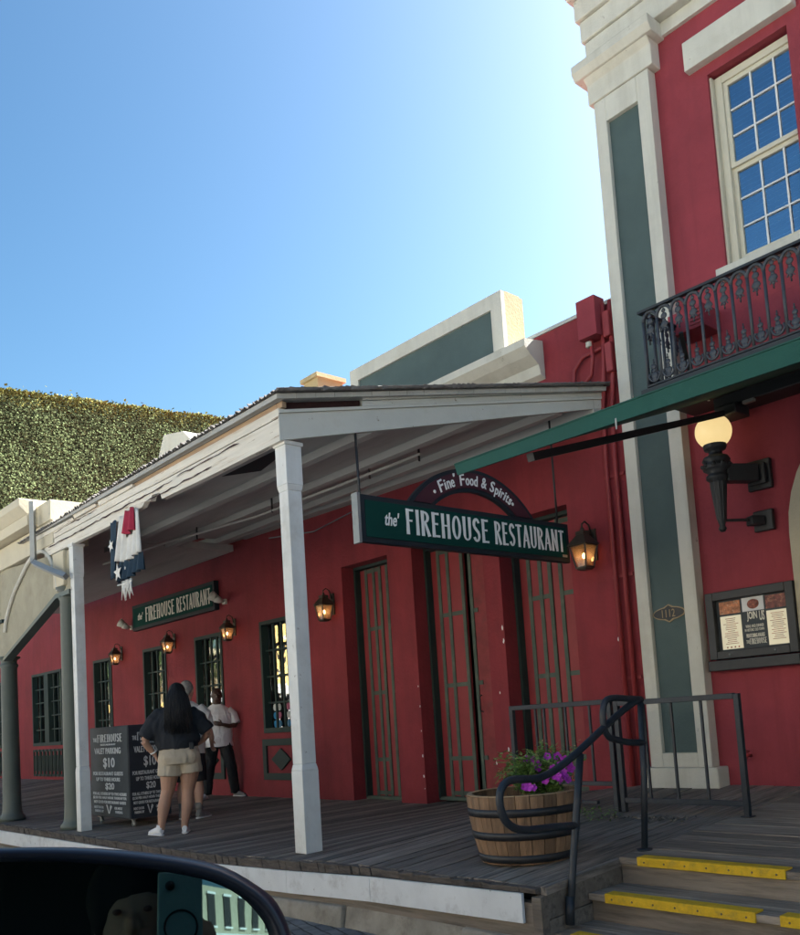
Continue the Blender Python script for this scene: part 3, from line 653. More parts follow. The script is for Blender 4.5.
# skewed end: board, moulding, torn gap
def endpt(t): return XE0-.07+(XE1-XE0)*t, 3.87+3.19*t
def endslab(t0,t1,off,zb0,zb1,zt0,zt1,name,mt,th=.04):
    (xa,ya),(xb,yb)=endpt(t0),endpt(t1); d=Vector((xb-xa,yb-ya,0)).normalized(); n_=Vector((d.y,-d.x,0))
    A=Vector((xa,ya,0))+n_*off; B=Vector((xb,yb,0))+n_*off; A2=A-n_*th; B2=B-n_*th
    m=MB(); z=lambda q,v: Vector((q.x,q.y,v))
    m.hexa([z(A,zb0),z(B,zb1),z(B2,zb1),z(A2,zb0),z(A,zt0),z(B,zt1),z(B2,zt1),z(A2,zt0)],.5); return m.build(name,mt,P)
def lz(t,a,b): return a+(b-a)*t
endslab(0,1,0,2.31,2.915,2.535,3.0,'end_board','grey')
endslab(0,1,.018,2.537,3.002,2.562,3.026,'moulding','grey',.055)
endslab(.22,1,.012,lz(.22,2.565,3.03),3.03,lz(.22,2.612,3.068),3.068,'moulding','grey',.045)
endslab(.22,1,.03,lz(.22,2.615,3.072),3.072,lz(.22,2.655,3.105),3.105,'moulding','grey',.07)
endslab(0,.22,-.05,2.565,lz(.22,2.565,3.03),2.655,lz(.22,2.655,3.105),'torn_gap','torn',.03)
endslab(0,1,.045,2.658,3.108,2.684,3.132,'eave_board','grey',.09)
# sloped ceiling boards (long boards with lapped edges) and ledger
m=MB(); ny=7
for i in range(ny):
    ya=3.93+i*(3.13/ny); yb=ya+3.13/ny
    za=2.50+(ya-3.93)/3.13*.50; zb=2.50+(yb-3.93)/3.13*.50
    xa=XE0-.12+(XE1-XE0)*(ya-3.85)/3.2; xb=XE0-.12+(XE1-XE0)*(yb-3.85)/3.2
    m.hexa([(-12.2,ya,za+.02),(xa,ya,za+.02),(xb,yb,zb-.03),(-12.2,yb,zb-.03),(-12.2,ya,za+.05),(xa,ya,za+.05),(xb,yb,zb+.02),(-12.2,yb,zb+.02)])
m.build('ceiling','ceil',P)
m=MB()
for i,y in enumerate((4.85,5.75,6.55)):
    z=2.50+(y-3.93)/3.13*.50; xe=XE0-.13+(XE1-XE0)*(y-3.85)/3.2
    m.box(-12.2,xe,y,y+.09,z-.10,z+.0,.5)
m.build('purlin','ceil',P)
m=MB(); m.hexa([(-20,W-.16,3.10),(-12.2,W-.16,2.95),(-12.2,W-.003,2.95),(-20,W-.003,3.10),(-20,W-.16,3.25),(-12.2,W-.16,3.1),(-12.2,W-.003,3.1),(-20,W-.003,3.25)]); m.hexa([(-12.2,W-.16,2.93),(-5.15,W-.16,2.80),(-5.12,W-.003,2.80),(-12.2,W-.003,2.93),(-12.2,W-.16,3.06),(-5.15,W-.16,3.0),(-5.12,W-.003,3.0),(-12.2,W-.003,3.06)]); m.build('ledger','ceil',P)
m=MB(); m.prism([(-8.35,4.15),(-7.25,4.06),(-6.75,4.45),(-7.6,4.62)],'Z',2.545,2.556); m.build('missing_board_gap','dark',P)
CD=thing('ceiling_conduit',(-9.5,5.7,2.6),'long pale conduit hanging under the porch ceiling','pipe')
m=MB(); m.loft([(-14.0,5.55,2.74),(-12.0,5.6,2.70),(-9.6,5.7,2.60),(-8.08,5.8,2.62),(-6.60,5.88,2.65)],.017,8); m.build('pipe','pipe',CD)
for xx,y in ((-11.0,5.64),(-9.2,5.72),(-7.4,5.84),(-6.62,5.88)): m=MB(); m.box(xx-.006,xx+.006,y-.01,y+.01,2.58,2.78,.5); m.build('hanger','black',CD)
for xx,y in ((-9.0,5.73),(-8.85,5.73)): m=MB(); m.ball((xx,y,2.607),.032,8,6); m.build('coupling','pipe',CD)

# ------------------------------------------------------------------ lettered signs
def fire_sign(root, org, rt_, L, H, th, border, the_w=.10, wall=False):
    pass
HS=thing('hanging_sign',(-5.6,5.6,1.6),'long dark green hanging sign lettered the Firehouse Restaurant with a maroon arch above','sign')
xs_=-5.6
y0,y1,z0,z1=4.305,6.925,1.42,1.815
m=MB(); m.box(xs_-.06,xs_,y0,y1,z0,z1,.5); m.build('board','signblack',HS,bevel=.004)
m=MB(); m.box(xs_,xs_+.006,y0+.045,y1-.045,z0+.045,z1-.045,.5); m.build('panel','signgreen',HS)
m=MB(); put_text(m,'FIREHOUSE',(xs_+.006,y0+.47,z0+.098),(0,1,0),(0,0,1),.985,.225,.006,glyph=True)
put_text(m,'RESTAURANT',(xs_+.006,y0+1.54,z0+.098),(0,1,0),(0,0,1),.99,.225,.006,glyph=True)
put_text(m,"the'",(xs_+.006,y0+.24,z0+.155),(0,1,0),(0,0,1),.155,.115,.006,shear=.25,offset=.012)
m.build('lettering','letter',HS)
m=MB(); m.box(xs_+.006,xs_+.011,y1-.125,y1-.055,z0+.05,z0+.075,.5); m.build('badge','galv',HS)
m=MB(); m.box(xs_-.075,xs_+.004,y0-.03,y0-.003,z0-.01,z1+.01,.5); m.build('end_bracket','galv',HS)
# arch
yc=5.625; ro_=1.013; ri_=.80; zc=1.187
def archseg(ro,ri,xa,xb,yc,zc,zmin,n=28):
    m=MB(); a0=math.asin((zmin-zc)/ro)
    out=[(yc+ro*math.cos(a0+(math.pi-2*a0)*i/n),zc+ro*math.sin(a0+(math.pi-2*a0)*i/n)) for i in range(n+1)]
    b0=math.asin(min(1,(zmin-zc)/ri)); inn=[(yc+ri*math.cos(b0+(math.pi-2*b0)*i/n),zc+ri*math.sin(b0+(math.pi-2*b0)*i/n)) for i in range(n+1)]
    for i in range(n):
        p=[out[i],out[i+1],inn[i+1],inn[i]]; m.prism(p,'X',xa,xb,.5)
    return m
archseg(ro_,ri_,xs_-.05,xs_-.004,yc,zc,1.818).build('arch_board','signblack',HS)
archseg(ro_-.035,ri_+.035,xs_-.0038,xs_+.003,yc,zc,1.822).build('arch_panel','signmaroon',HS)
m=MB(); tx="Fine' Food & Spirits"; n=len(tx); rr=(ro_+ri_)/2-.05; fk=.86
wid={'F':.085,'i':.035,'n':.062,'e':.055,"'":.03,' ':.04,'o':.06,'d':.062,'&':.085,'S':.075,'p':.062,'r':.045,'t':.04,'s':.05}
wid={k_:v_*fk for k_,v_ in wid.items()}; tot=sum(wid[c_] for c_ in tx); a=math.pi/2+ (tot/2)/rr-.02
for ch in tx:
    w_=wid[ch]; am=a-w_/2/rr
    if ch!=' ':
        d=Vector((0,math.sin(am),-math.cos(am))); u=Vector((0,math.cos(am),math.sin(am)))
        h={'F':.125,'S':.125,'&':.12,'d':.115,'p':.11,'i':.105,'t':.1,"'":.035}.get(ch,.08); low={'p':-.03,"'":.09}.get(ch,0)
        o=Vector((xs_+.003,yc,zc))+u*(rr+low)-d*(w_*.44)
        put_text(m,ch,o,d,u,w_*.9,h*fk,.005,shear=.1,offset=.012)
    a-=w_/rr
for sgn in (1,-1):
    an=math.pi/2+sgn*((tot/2)/rr+.045); m.ball((xs_+.004,yc+(rr+.04)*math.cos(an),zc+(rr+.04)*math.sin(an)),(.004,.017,.017),8,6)
m.build('lettering','letter',HS)
for yy in (y0+.02,6.80):
    m=MB(); m.loft([(xs_-.03,yy,z1),(-5.89,4.52,2.44) if yy<5 else (xs_-.03,yy,2.92)],.011,8)
    m.build('hanger_rod','black',HS)
m=MB(); m.loft([(xs_-.09,y0-.03,z1-.14),(xs_-.6,y0-.05,z1-.20),(xs_-1.4,y0,z1-.1)],.006,6); m.build('stay_wire','black',HS)
WS=thing('wall_sign',(-14.7,W,2.2),'small dark green wall sign lettered the Firehouse Restaurant with floodlights at its ends','sign')
m=MB(); m.box(-16.35,-13.13,W-.09,W-.003,1.94,2.42,.5); m.build('board','signblack',WS,bevel=.005)
m=MB(); m.box(-16.29,-13.19,W-.096,W-.09,2.0,2.36,.5); m.build('panel','signgreen',WS)
m=MB(); put_text(m,'FIREHOUSE',(-15.74,W-.096,2.05),(1,0,0),(0,0,1),1.17,.27,.005,glyph=True); put_text(m,'RESTAURANT',(-14.47,W-.096,2.05),(1,0,0),(0,0,1),1.22,.27,.005,glyph=True)
put_text(m,"the'",(-16.08,W-.096,2.12),(1,0,0),(0,0,1),.22,.13,.005,shear=.25,offset=.01); m.build('lettering','lettercream',WS)
for xx in (-16.55,-12.92):
    m=MB(); m.box(xx-.05,xx+.05,W-.04,W-.003,2.0,2.08,.5)
    m.loft([(xx,W-.04,2.04),(xx,W-.14,2.06)],.02,8)
    m.loft([(xx-.02,W-.12,2.07),(xx-.02,W-.25,2.14)],[.05,.085],12); m.loft([(xx+.09,W-.12,2.03),(xx+.09,W-.22,2.07)],[.04,.065],12)
    m.build('floodlight','canvas_lamp',WS)

# ------------------------------------------------------------------ wall lanterns
def lantern(x,z,label,rot=0,sc=1.):
    root=thing('wall_lantern',(0,0,0),label,'wall lantern','wall lanterns along the red wall')
    y=-.17
    def ring(h,w): return [(-w,y-w,h),(w,y-w,h),(w,y+w,h),(-w,y+w,h)]
    m=MB(); b,t=ring(-.20,.062),ring(.02,.098)
    for i in range(4): m.bar(b[i],t[i],.016)
    for rg,h in ((b,-.2),(t,.02)):
        for i in range(4): m.bar(rg[i],rg[(i+1)%4],.018)
    m.add(ring(.025,.118)+ring(.13,.045),[(3,2,1,0),(4,5,6,7),(0,1,5,4),(1,2,6,5),(2,3,7,6),(3,0,4,7)])
    m.add(ring(.13,.05)+ring(.165,.05),[(3,2,1,0),(4,5,6,7),(0,1,5,4),(1,2,6,5),(2,3,7,6),(3,0,4,7)])
    m.ball((0,y,.185),.022,8,6); m.add(ring(-.225,.05)+ring(-.2,.066),[(3,2,1,0),(4,5,6,7),(0,1,5,4),(1,2,6,5),(2,3,7,6),(3,0,4,7)])
    m.build('frame','copper',root)
    m=MB(); m.box(-.045,.045,-.02,-.002,-.12,.2,.5)
    m.loft([(0,-.02,.12),(0,-.06,.24),(0,-.12,.27),(0,y,.24),(0,y,.2)],.009,8); m.loft([(0,-.02,-.05),(0,-.07,-.1),(0,-.10,-.16)],.008,8)
    m.build('bracket','copper',root)
    m=MB(); bb,tt=ring(-.19,.052),ring(.01,.088)
    for i in range(4): m.quad(bb[i],bb[(i+1)%4],tt[(i+1)%4],tt[i])
    g=m.build('glass_pane','lantpane',root)
    m=MB(); m.loft([(0,y,-.2),(0,y,-.11)],.013,8); m.build('candle','canvas_lamp',root)
    m=MB(); m.ball((0,y,-.085),(.018,.018,.032),8,6); m.build('bulb','bulb',root)
    root.location=(x,W,z); root.scale=(sc,)*3
    return root
mm=bpy.data.materials.new('amber_lantern_glass'); mm.use_nodes=True; nt2=mm.node_tree; nt2.nodes.remove(nt2.nodes['Principled BSDF'])
tr=_n(nt2,'ShaderNodeBsdfTransparent'); tr.inputs[0].default_value=(.95,.75,.6,1); df=_n(nt2,'ShaderNodeBsdfTranslucent'); df.inputs[0].default_value=(.8,.55,.38,1); gl=_n(nt2,'ShaderNodeBsdfGlossy'); gl.inputs[1].default_value=.08
a1=_n(nt2,'ShaderNodeMixShader'); a1.inputs[0].default_value=.35; nt2.links.new(tr.outputs[0],a1.inputs[1]); nt2.links.new(df.outputs[0],a1.inputs[2])
a2=_n(nt2,'ShaderNodeMixShader'); a2.inputs[0].default_value=.12; nt2.links.new(a1.outputs[0],a2.inputs[1]); nt2.links.new(gl.outputs[0],a2.inputs[2]); nt2.links.new(a2.outputs[0],nt2.nodes['Material Output'].inputs[0]); M['lantpane']=mm
lantern(-5.41,1.54,'copper wall lantern right of the hanging sign, beside the third shuttered door')
lantern(-9.95,1.56,'copper wall lantern just right of the front porch post, left of the first shuttered door',0,.92)
lantern(-12.66,1.56,'copper wall lantern between the stickered window and the window behind the men',0,.84)
lantern(-14.80,1.56,'copper wall lantern under the right half of the small wall sign',0,.84)
lantern(-17.10,1.56,'copper wall lantern above the valet sign cabinet, farthest left of the lanterns',0,.84)

# paint chips on the door piers
rr_=random.Random(21); m=MB()
for (cx,z) in [(-8.255,-.2),(-8.25,.1),(-8.262,.35),(-8.26,-.75),(-8.255,-.9),(-6.76,.9),(-6.755,.75),(-6.87,.18),(-6.80,-.45),(-7.0,-.6),(-8.258,-.5),(-5.2,.6)]:
    r=rr_.uniform(.006,.018); n=7
    m.prism([(cx-.005+r*rr_.uniform(.4,1)*math.cos(k*6.283/n),z+r*2*rr_.uniform(.4,1)*math.sin(k*6.283/n)) for k in range(n)],'Y',W-.0015,W-.0003,.5)
m.build('paint_chips','letter',FB)

rr_=random.Random(8)
for (xa,xb,z) in ((-11.5,-8.0,2.42),(-7.9,-6.7,2.46),(-11.3,-9.9,2.56),(-8.6,-7.2,2.37)):
    m=MB(); x=xa; zz=z; n=int((xb-xa)/.09); t0=.001
    for i in range(n):
        x2=xa+(xb-xa)*(i+1)/n; z2=z+.0+(x2-xa)*.006+rr_.uniform(-.008,.008); t1=rr_.uniform(.002,.009) if i<n-1 else .001
        m.hexa([(x,3.8655,zz-t0),(x2,3.8655,z2-t1),(x2,3.8675,z2-t1),(x,3.8675,zz-t0),(x,3.8655,zz+t0),(x2,3.8655,z2+t1),(x2,3.8675,z2+t1),(x,3.8675,zz+t0)],.5); x,zz,t0=x2,z2,t1
    m.build('paint_crack','torn',P)
# ------------------------------------------------------------------ two-storey corner building
RB=thing('corner_building',(-2,W,-.85),'tall two storey red building with cream pilaster and balcony at the right','building')
m=MB(); yw=W+.02
def rwall(x0,x1,z0,z1): m.box(x0,x1,yw,yw+.4,z0,z1,.5)
# wall with window and arched doorway openings
rwall(-4.8,-3.70,-1.2,7.1); rwall(-3.70,-2.94,-1.2,3.76); rwall(-3.70,-2.94,5.62,7.1); rwall(-2.94,-1.6,1.2,7.1)
rwall(-1.6,-.85,-1.2,3.76); rwall(-1.6,-.85,5.62,7.1); rwall(-.85,6,-1.2,7.1); rwall(-2.94,-1.6,-1.2,-.8)
m.box(-4.8,6,yw+.4,yw+12,6.6,7.0,.5); m.box(-4.86,-4.6,yw+.4,yw+12,-1.2,7.4,.5); m.box(5.9,6,yw+.4,yw+12,-1.2,7.4,.5)
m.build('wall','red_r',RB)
m=MB(); m.box(-4.5,5.8,yw+1.0,yw+1.05,-1.2,6.6); m.build('interior','dark',RB)
# pilaster
m=MB(); ya=W-.10
m.box(-4.88,-4.745,ya,W+.3,-.64,5.96,.5); m.box(-4.375,-4.235,ya,W+.3,-.64,5.96,.5); m.box(-4.745,-4.375,ya,W+.3,5.71,5.96,.5); m.box(-4.745,-4.375,ya,W+.3,-.64,-.51,.5)
m.box(-4.745,-4.375,ya+.05,W+.3,-.51,5.71,.5)
pl=m.build('pilaster','cream',RB,bevel=.006)
m=MB(); m.box(-4.744,-4.376,ya+.045,ya+.0495,-.509,5.709,.5); m.build('panel','teal',pl)
m=MB(); m.box(-4.94,-4.15,ya-.06,W+.3,-.86,-.64,.5); m.build('plinth','cream',pl,bevel=.012)
m=MB()
m.prism([(W+.3,5.962),(ya-.02,5.962),(ya-.02,6.16),(ya-.05,6.19),(ya-.10,6.25),(ya-.14,6.29),(ya-.14,6.37),(W+.3,6.37)],'X',-4.93,-4.17,.5)
m.prism([(W+.29,6.22),(ya-.10,6.22),(ya-.143,6.285),(ya-.143,6.368),(W+.29,6.368)],'X',-5.02,-4.10,.5)
m.build('capital','cream',pl,bevel=.01)
# entablature
m=MB()
for (z0_,z1_,o_) in ((6.372,6.62,.02),(6.62,6.84,.05),(6.84,7.06,.09),(7.06,7.2,.15),(7.2,7.45,.28),(7.45,7.75,.34)):
    m.box(-4.90-o_*.7,6+o_,ya-o_,W+.5,z0_+.003,z1_,.5)
m.build('entablature','cream',RB,bevel=.012)
m=MB(); m.box(-4.10,6,W-.02,W+.02,6.24,6.37,.5); m.build('frieze_board','cream',RB)
# lintel, sash windows
def sash(x0,x1,z0,z1):
    m=MB(); m.box(x0-.2,x1-.04,W-.06,W+.03,z1+.12,z1+.40,.5); m.build('lintel','cream',RB,bevel=.006)
    m=MB(); m.box(x0-.08,x1-.06,W-.07,W+.1,z0-.13,z0-.02,.5); m.build('sill','cream',RB,bevel=.006)
    a=.07; y=W+.10
    m=MB(); m.box(x0,x0+a,y,y+.12,z0,z1,.5); m.box(x1-a,x1,y,y+.12,z0,z1,.5); m.box(x0+a,x1-a,y,y+.12,z1-a,z1,.5); m.box(x0+a,x1-a,y,y+.12,z0,z0+a,.5)
    m.box(x0-.03,x0,y-.05,y+.1,z0,z1,.5); 
    wn=m.build('window','winframe',RB,bevel=.005)
    zm=(z0+z1)/2+.02
    m=MB(); b=.04; i0,i1=x0+a+.001,x1-a-.001
    for (p,q,yy) in ((z0+a+.001,zm-.001,y+.045),(zm,z1-a-.001,y+.02)):
        m.box(i0,i0+b,yy,yy+.03,p,q,.5); m.box(i1-b,i1,yy,yy+.03,p,q,.5); m.box(i0+b,i1-b,yy,yy+.03,p,p+b,.5); m.box(i0+b,i1-b,yy,yy+.03,q-b,q,.5)
    m.build('sash','winframe',wn)
    m=MB()
    for (p,q,yy) in ((z0+a+b,zm-b,y+.048),(zm+b,z1-a-b,y+.023)):
        for k in (1,2): xx=i0+b+(i1-i0-2*b)*k/3; m.box(xx-.008,xx+.008,yy,yy+.012,p,q,.5)
        for k in (1,2):
            zz=p+(q-p)*k/3
            for j in range(3):
                xa=i0+b+(i1-i0-2*b)*j/3+.0085; xb=i0+b+(i1-i0-2*b)*(j+1)/3-.0085; m.box(xa,xb,yy,yy+.012,zz-.007,zz+.007,.5)
    m.build('muntin','muntin',wn)
    m=MB(); m.box(i0+b*.5,i1-b*.5,y+.064,y+.069,z0+a,zm,.5); m.box(i0+b*.5,i1-b*.5,y+.038,y+.043,zm+.001,z1-a,.5); m.build('window_pane','glass_up',wn)
    m=MB(); zz=z0+a
    while zz<z1-a: m.hexa([(i0+.03,y+.10,zz),(i1-.03,y+.10,zz),(i1-.03,y+.135,zz+.028),(i0+.03,y+.135,zz+.028),(i0+.03,y+.10,zz+.003),(i1-.03,y+.10,zz+.003),(i1-.03,y+.135,zz+.031),(i0+.03,y+.135,zz+.031)],.5); zz+=.045
    m.build('blind','blind',wn)
sash(-3.68,-2.80,3.78,5.60); sash(-1.58,-.87,3.78,5.60)
# arched doorway surround seen at the picture edge
m=MB(); xc=-2.27; ro2=1.05; zc2=1.30; n=20
outp=[(-3.34,-.82),(-3.34,zc2)]+[(xc-1.07*math.cos(math.pi*i/n),zc2+1.07*math.sin(math.pi*i/n)) for i in range(1,n)]+[(-1.20,zc2),(-1.20,-.82)]
for i in range(n):
    a0,a1=math.pi*i/n,math.pi*(i+1)/n
    p=[(xc-1.07*math.cos(a0),zc2+1.07*math.sin(a0)),(xc-1.07*math.cos(a1),zc2+1.07*math.sin(a1)),(xc-.85*math.cos(a1),zc2+.85*math.sin(a1)),(xc-.85*math.cos(a0),zc2+.85*math.sin(a0))]
    m.prism(p,'Y',W-.05,W+.019,.5)
m.box(-3.34,-3.12,W-.05,W+.019,-.82,zc2,.5); m.box(-1.42,-1.20,W-.05,W+.019,-.82,zc2,.5)
ar=m.build('arch_surround','tan2',RB)
m=MB(); m.box(-3.115,-1.425,W-.01,W+.018,-.82,zc2,.5)
for i in range(n):
    a0,a1=math.pi*i/n,math.pi*(i+1)/n; m.prism([(xc-.845*math.cos(a0),zc2+.845*math.sin(a0)),(xc-.845*math.cos(a1),zc2+.845*math.sin(a1)),(xc,zc2)],'Y',W-.01,W+.018,.5)
m.build('door','green',ar)
m=MB(); m.box(-4.16,-3.80,W-.28,W+.018,3.22,3.42,.5); o=m.build('wall_unit','red_r',RB,bevel=.008)
m=MB()
for k in range(5): m.box(-3.93,-3.83,W-.292,W-.281,3.25+k*.033,3.262+k*.033,.5)
m.build('louvre','red_metal',o)
m=MB(); m.loft([(-3.92,W+.02,-.55),(-3.92,W-.05,-.55),(-3.92,W-.08,-.58)],.014,8); m.ball((-3.92,W-.05,-.51),(.03,.03,.012),8,6); m.build('hose_tap','red_metal',RB)

# ------------------------------------------------------------------ balcony
BL=thing('balcony',(-4.1,6.7,2.6),'narrow balcony with ornate grey cast iron railing of pointed loops below the sash window','balcony')
xb0=-4.10; yb=6.30; zb0,zb1=2.64,3.30
m=MB(); m.box(xb0-.04,3,yb-.05,W-.003,zb0-.10,zb0-.03,.5); m.build('floor','black',BL)
m=MB(); m.bar((xb0-.03,yb,zb1),(3,yb,zb1),.05,.022); m.bar((xb0,yb+.03,zb1),(xb0,W,zb1),.05,.022); m.build('top_rail','black',BL)
m=MB(); m.bar((xb0,yb,zb0),(3,yb,zb0),.03,.016); m.bar((xb0,yb+.02,zb0),(xb0,W,zb0),.03,.016); m.bar((xb0+.01,W-.02,zb0),(xb0+.30,yb+.1,zb0+.4),.035,.02); m.build('bottom_rail','black',BL)
def loop_mesh():
    m=MB(); w=.068; W_=1.3; H=zb1-zb0-.012
    for sx in (-1,): m.loft([(sx*w,0,.0),(sx*w,0,H-.09)],.0145,6)
    pts=[(-w*math.cos(math.pi*i/8),0,H-.09+.078*math.sin(math.pi*i/8)) for i in range(9)]; m.loft(pts,.015,6)
    pts=[(-(w-.014)*math.cos(math.pi*i/8),0,.085-.062*math.sin(math.pi*i/8)) for i in range(9)]; m.loft(pts,.011,6)
    for sx in (-1,1): m.ball((sx*(w-.022),0,.09),.013,6,4)
    # hanging fleur and rising spear
    for (zc_,rr) in ((H-.055,.016),(H-.10,.024),(H-.14,.014),(H-.175,.028),(H-.215,.012),(H-.245,.006),(.045,.020),(.075,.028),(.115,.016),(.15,.019),(.185,.008),(.21,.004)):
        m.ball((0,0,zc_),(rr*1.3,.011,rr*1.15),8,6)
    m.bar((-.036,0,H-.178),(.036,0,H-.178),.011); m.bar((-.026,0,H-.10),(.026,0,H-.10),.010); m.loft([(0,0,H-.02),(0,0,H-.26)],.006,6); m.loft([(0,0,.03),(0,0,.215)],.006,6)
    m.bar((-.03,0,H-.22),(0,0,H-.17),.009); m.bar((.03,0,H-.22),(0,0,H-.17),.009)
    return m
first=loop_mesh().build('baluster','iron',BL)
first.matrix_parent_inverse=Matrix.Identity(4)
def putb(o,x,y,rot=0): o.matrix_parent_inverse=Matrix.Translation(-BL.location); o.location=(x,y,zb0+.006); o.rotation_euler=(0,0,rot)
putb(first,xb0+.075,yb)
x=xb0+.075+.139
while x<-1.2:
    o=first.copy(); COL.objects.link(o); o.parent=BL; putb(o,x,yb); x+=.139
y=yb+.09
while y<W-.06:
    o=first.copy(); COL.objects.link(o); o.parent=BL; putb(o,xb0,y,R(90)); y+=.139

# ------------------------------------------------------------------ awning
AW=thing('awning',(-3.0,5.5,1.9),'dark green canvas awning with folding arms reaching out over the entrance steps','awning')
m=MB(); xr=4
n=24
for i in range(n):
    x0_=-4.0+(xr+4.0)*i/n; x1_=-4.0+(xr+4.0)*(i+1)/n
    sg=.03*0
    m.hexa([(x0_,3.89,1.555),(x1_,3.89,1.555),(x1_,6.95,2.60),(x0_,6.95,2.60),(x0_,3.89,1.562),(x1_,3.89,1.562),(x1_,6.95,2.607),(x0_,6.95,2.607)],.5)
m.build('canvas','awning',AW)
m=MB()
m.hexa([(-4.0,3.872,1.515),(4,3.872,1.40),(4,3.884,1.40),(-4.0,3.884,1.515),(-4.02,3.872,1.585),(4,3.872,1.585),(4,3.884,1.585),(-4.02,3.884,1.585)],.5); m.build('valance','awning',AW)
m=MB(); m.box(-4.02,4,3.868,3.89,1.586,1.594,.5); m.build('front_rail','awning',AW)
for ax_ in (0,2.82): m=MB(); m.bar((-3.42+ax_,3.93,1.49),(-3.70+ax_,6.85,2.40),.05,.05); m.build('folding_arm','black',AW)
m=MB(); m.box(-3.80,4,6.82,W-.003,2.44,2.63,.5); m.box(-3.76,-3.56,6.75,6.99,2.35,2.44,.5); m.build('cassette','black',AW,bevel=.01)
m=MB(); m.ball((-3.83,6.80,2.60),.022,8,6); m.ball((-3.83,6.80,2.55),.018,8,6); m.box(-3.50,-3.40,6.76,6.80,2.40,2.425,.5); m.build('bolt','galv',AW)
m=MB(); m.box(-2.745,-2.735,3.869,3.8715,1.46,1.52,.5); m.build('seam_tag','galv',AW)

# ------------------------------------------------------------------ torch lamp
TL=thing('torch_lamp',(-3.78,6.75,1.9),'black iron torch shaped wall lamp with a glowing round globe under the awning','wall lamp')
cx,cy=-3.78,6.74
m=MB(); m.ball((cx,cy,2.235),(.155,.155,.15),28,18); m.build('globe','glow',TL)
m=MB(); m.lathe([(.0,1.36),(.02,1.365),(.035,1.39),(.022,1.42),(.03,1.44),(.036,1.46),(.052,1.60),(.066,1.76),(.070,1.80),(.095,1.82),(.095,1.85),(.07,1.87),(.115,1.90),(.125,1.94),(.10,1.96),(.12,1.98),(.105,2.01),(.06,2.03),(.055,2.06),(.09,2.075),(.098,2.10),(.098,2.15),(.085,2.16)],(cx,cy,0),24); m.build('torch_body','black',TL)
m=MB()
for k in range(12):
    a=2*math.pi*k/12; m.bar((cx+.036*math.cos(a),cy+.036*math.sin(a),1.47),(cx+.068*math.cos(a),cy+.068*math.sin(a),1.79),.008)
for k in range(10):
    a=2*math.pi*k/10; m.ball((cx+.118*math.cos(a),cy+.118*math.sin(a),1.935),.02,6,4)
m.build('fluting','black',TL)
m=MB(); m.box(cx+.10,cx+.32,W-.03,W+.018,1.72,1.98,.5); m.box(cx+.13,cx+.29,W-.07,W-.03,1.76,1.94,.5); m.bar((cx+.05,cy+.03,1.86),(cx+.20,W-.06,1.86),.12,.15); m.build('upper_bracket','black',TL,bevel=.01)
m=MB(); m.box(cx+.12,cx+.30,W-.03,W+.018,1.36,1.54,.5); m.bar((cx+.02,cy+.02,1.46),(cx+.2,W-.03,1.46),.025,.025); m.bar((cx+.14,W-.14,1.45),(cx+.2,W-.02,1.45),.09,.08); m.build('lower_bracket','black',TL,bevel=.01)

# ------------------------------------------------------------------ menu case
MC=thing('menu_case',(-3.75,W,.5),'black framed menu case with photographs and JOIN US lettering on red wall','menu case')
x0,x1,z0,z1=-4.17,-3.345,.20,.895; y=W+.018
m=MB(); f=.075
m.box(x0,x0+f,y-.10,y,z0+.1,z1,.5); m.box(x1-f,x1,y-.10,y,z0+.1,z1,.5); m.box(x0+f,x1-f,y-.10,y,z1-f,z1,.5); m.box(x0+f,x1-f,y-.10,y,z0+.1,z0+.17,.5); m.box(x0-.01,x1+.01,y-.12,y,z0,z0+.09,.5)
m.build('case_frame','black',MC,bevel=.006)
ys=y-.045
m=MB(); m.box(x0+f,x1-f,ys,y-.005,z0+.17,z1-f,.5); m.build('backing','board',MC)
iw=x1-x0-2*f; ih=z1-f-z0-.17; X=lambda u: x0+f+iw*u; Z=lambda v: z0+.17+ih*v
def card(u0,u1,v0,v1,mt,name): 
    m=MB(); m.box(X(u0),X(u1),ys-.004,ys-.0005,Z(v0),Z(v1),.5); return m.build(name,mt,MC)
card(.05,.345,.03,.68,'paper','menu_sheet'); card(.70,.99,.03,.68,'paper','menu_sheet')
card(.05,.345,.72,.965,'food1','photograph'); card(.375,.675,.72,.985,'plate','photograph'); card(.70,.99,.72,.97,'food3','photograph')
m=MB(); m.ball((X(.53),ys-.006,Z(.85)),(.055,.004,.042),14,8); m.ball((X(.56),ys-.008,Z(.87)),(.035,.004,.028),10,6); m.build('steak_print','food2',MC)
m=MB(); V=lambda u,v: (X(u),ys-.001,Z(v))
put_text(m,'JOIN',V(.43,.52),(1,0,0),(0,0,1),.095,.085,.003,offset=.02); put_text(m,'US',V(.60,.52),(1,0,0),(0,0,1),.048,.085,.003,offset=.02)
put_text(m,'WINE AND DINNER',V(.40,.40),(1,0,0),(0,0,1),.17,.026,.003); put_text(m,'IN HISTORIC OLD TOWN',V(.385,.33),(1,0,0),(0,0,1),.18,.024,.003)
put_text(m,'PRIVATE DINING AVAILABLE',V(.40,.21),(1,0,0),(0,0,1),.17,.034,.003,offset=.02)
put_text(m,'FIREHOUSE',V(.44,.08),(1,0,0),(0,0,1),.155,.05,.003,glyph=True); put_text(m,'THE',V(.39,.10),(1,0,0),(0,0,1),.03,.03,.003)
m.build('menu_lettering','lettercream',MC)
m=MB()
for ub in (.05,.70):
    zz=.62
    while zz>.10:
        w=random.uniform(.10,.22); m.box(X(ub+.145-w/2),X(ub+.145+w/2),ys-.0048,ys-.0042,Z(zz),Z(zz)+.005,.5); zz-=.035
for k in range(4): m.ball((X(.12+k*.055),ys-.005,Z(.065)),(.008,.002,.008),8,4)
m.build('menu_print','food2',MC)
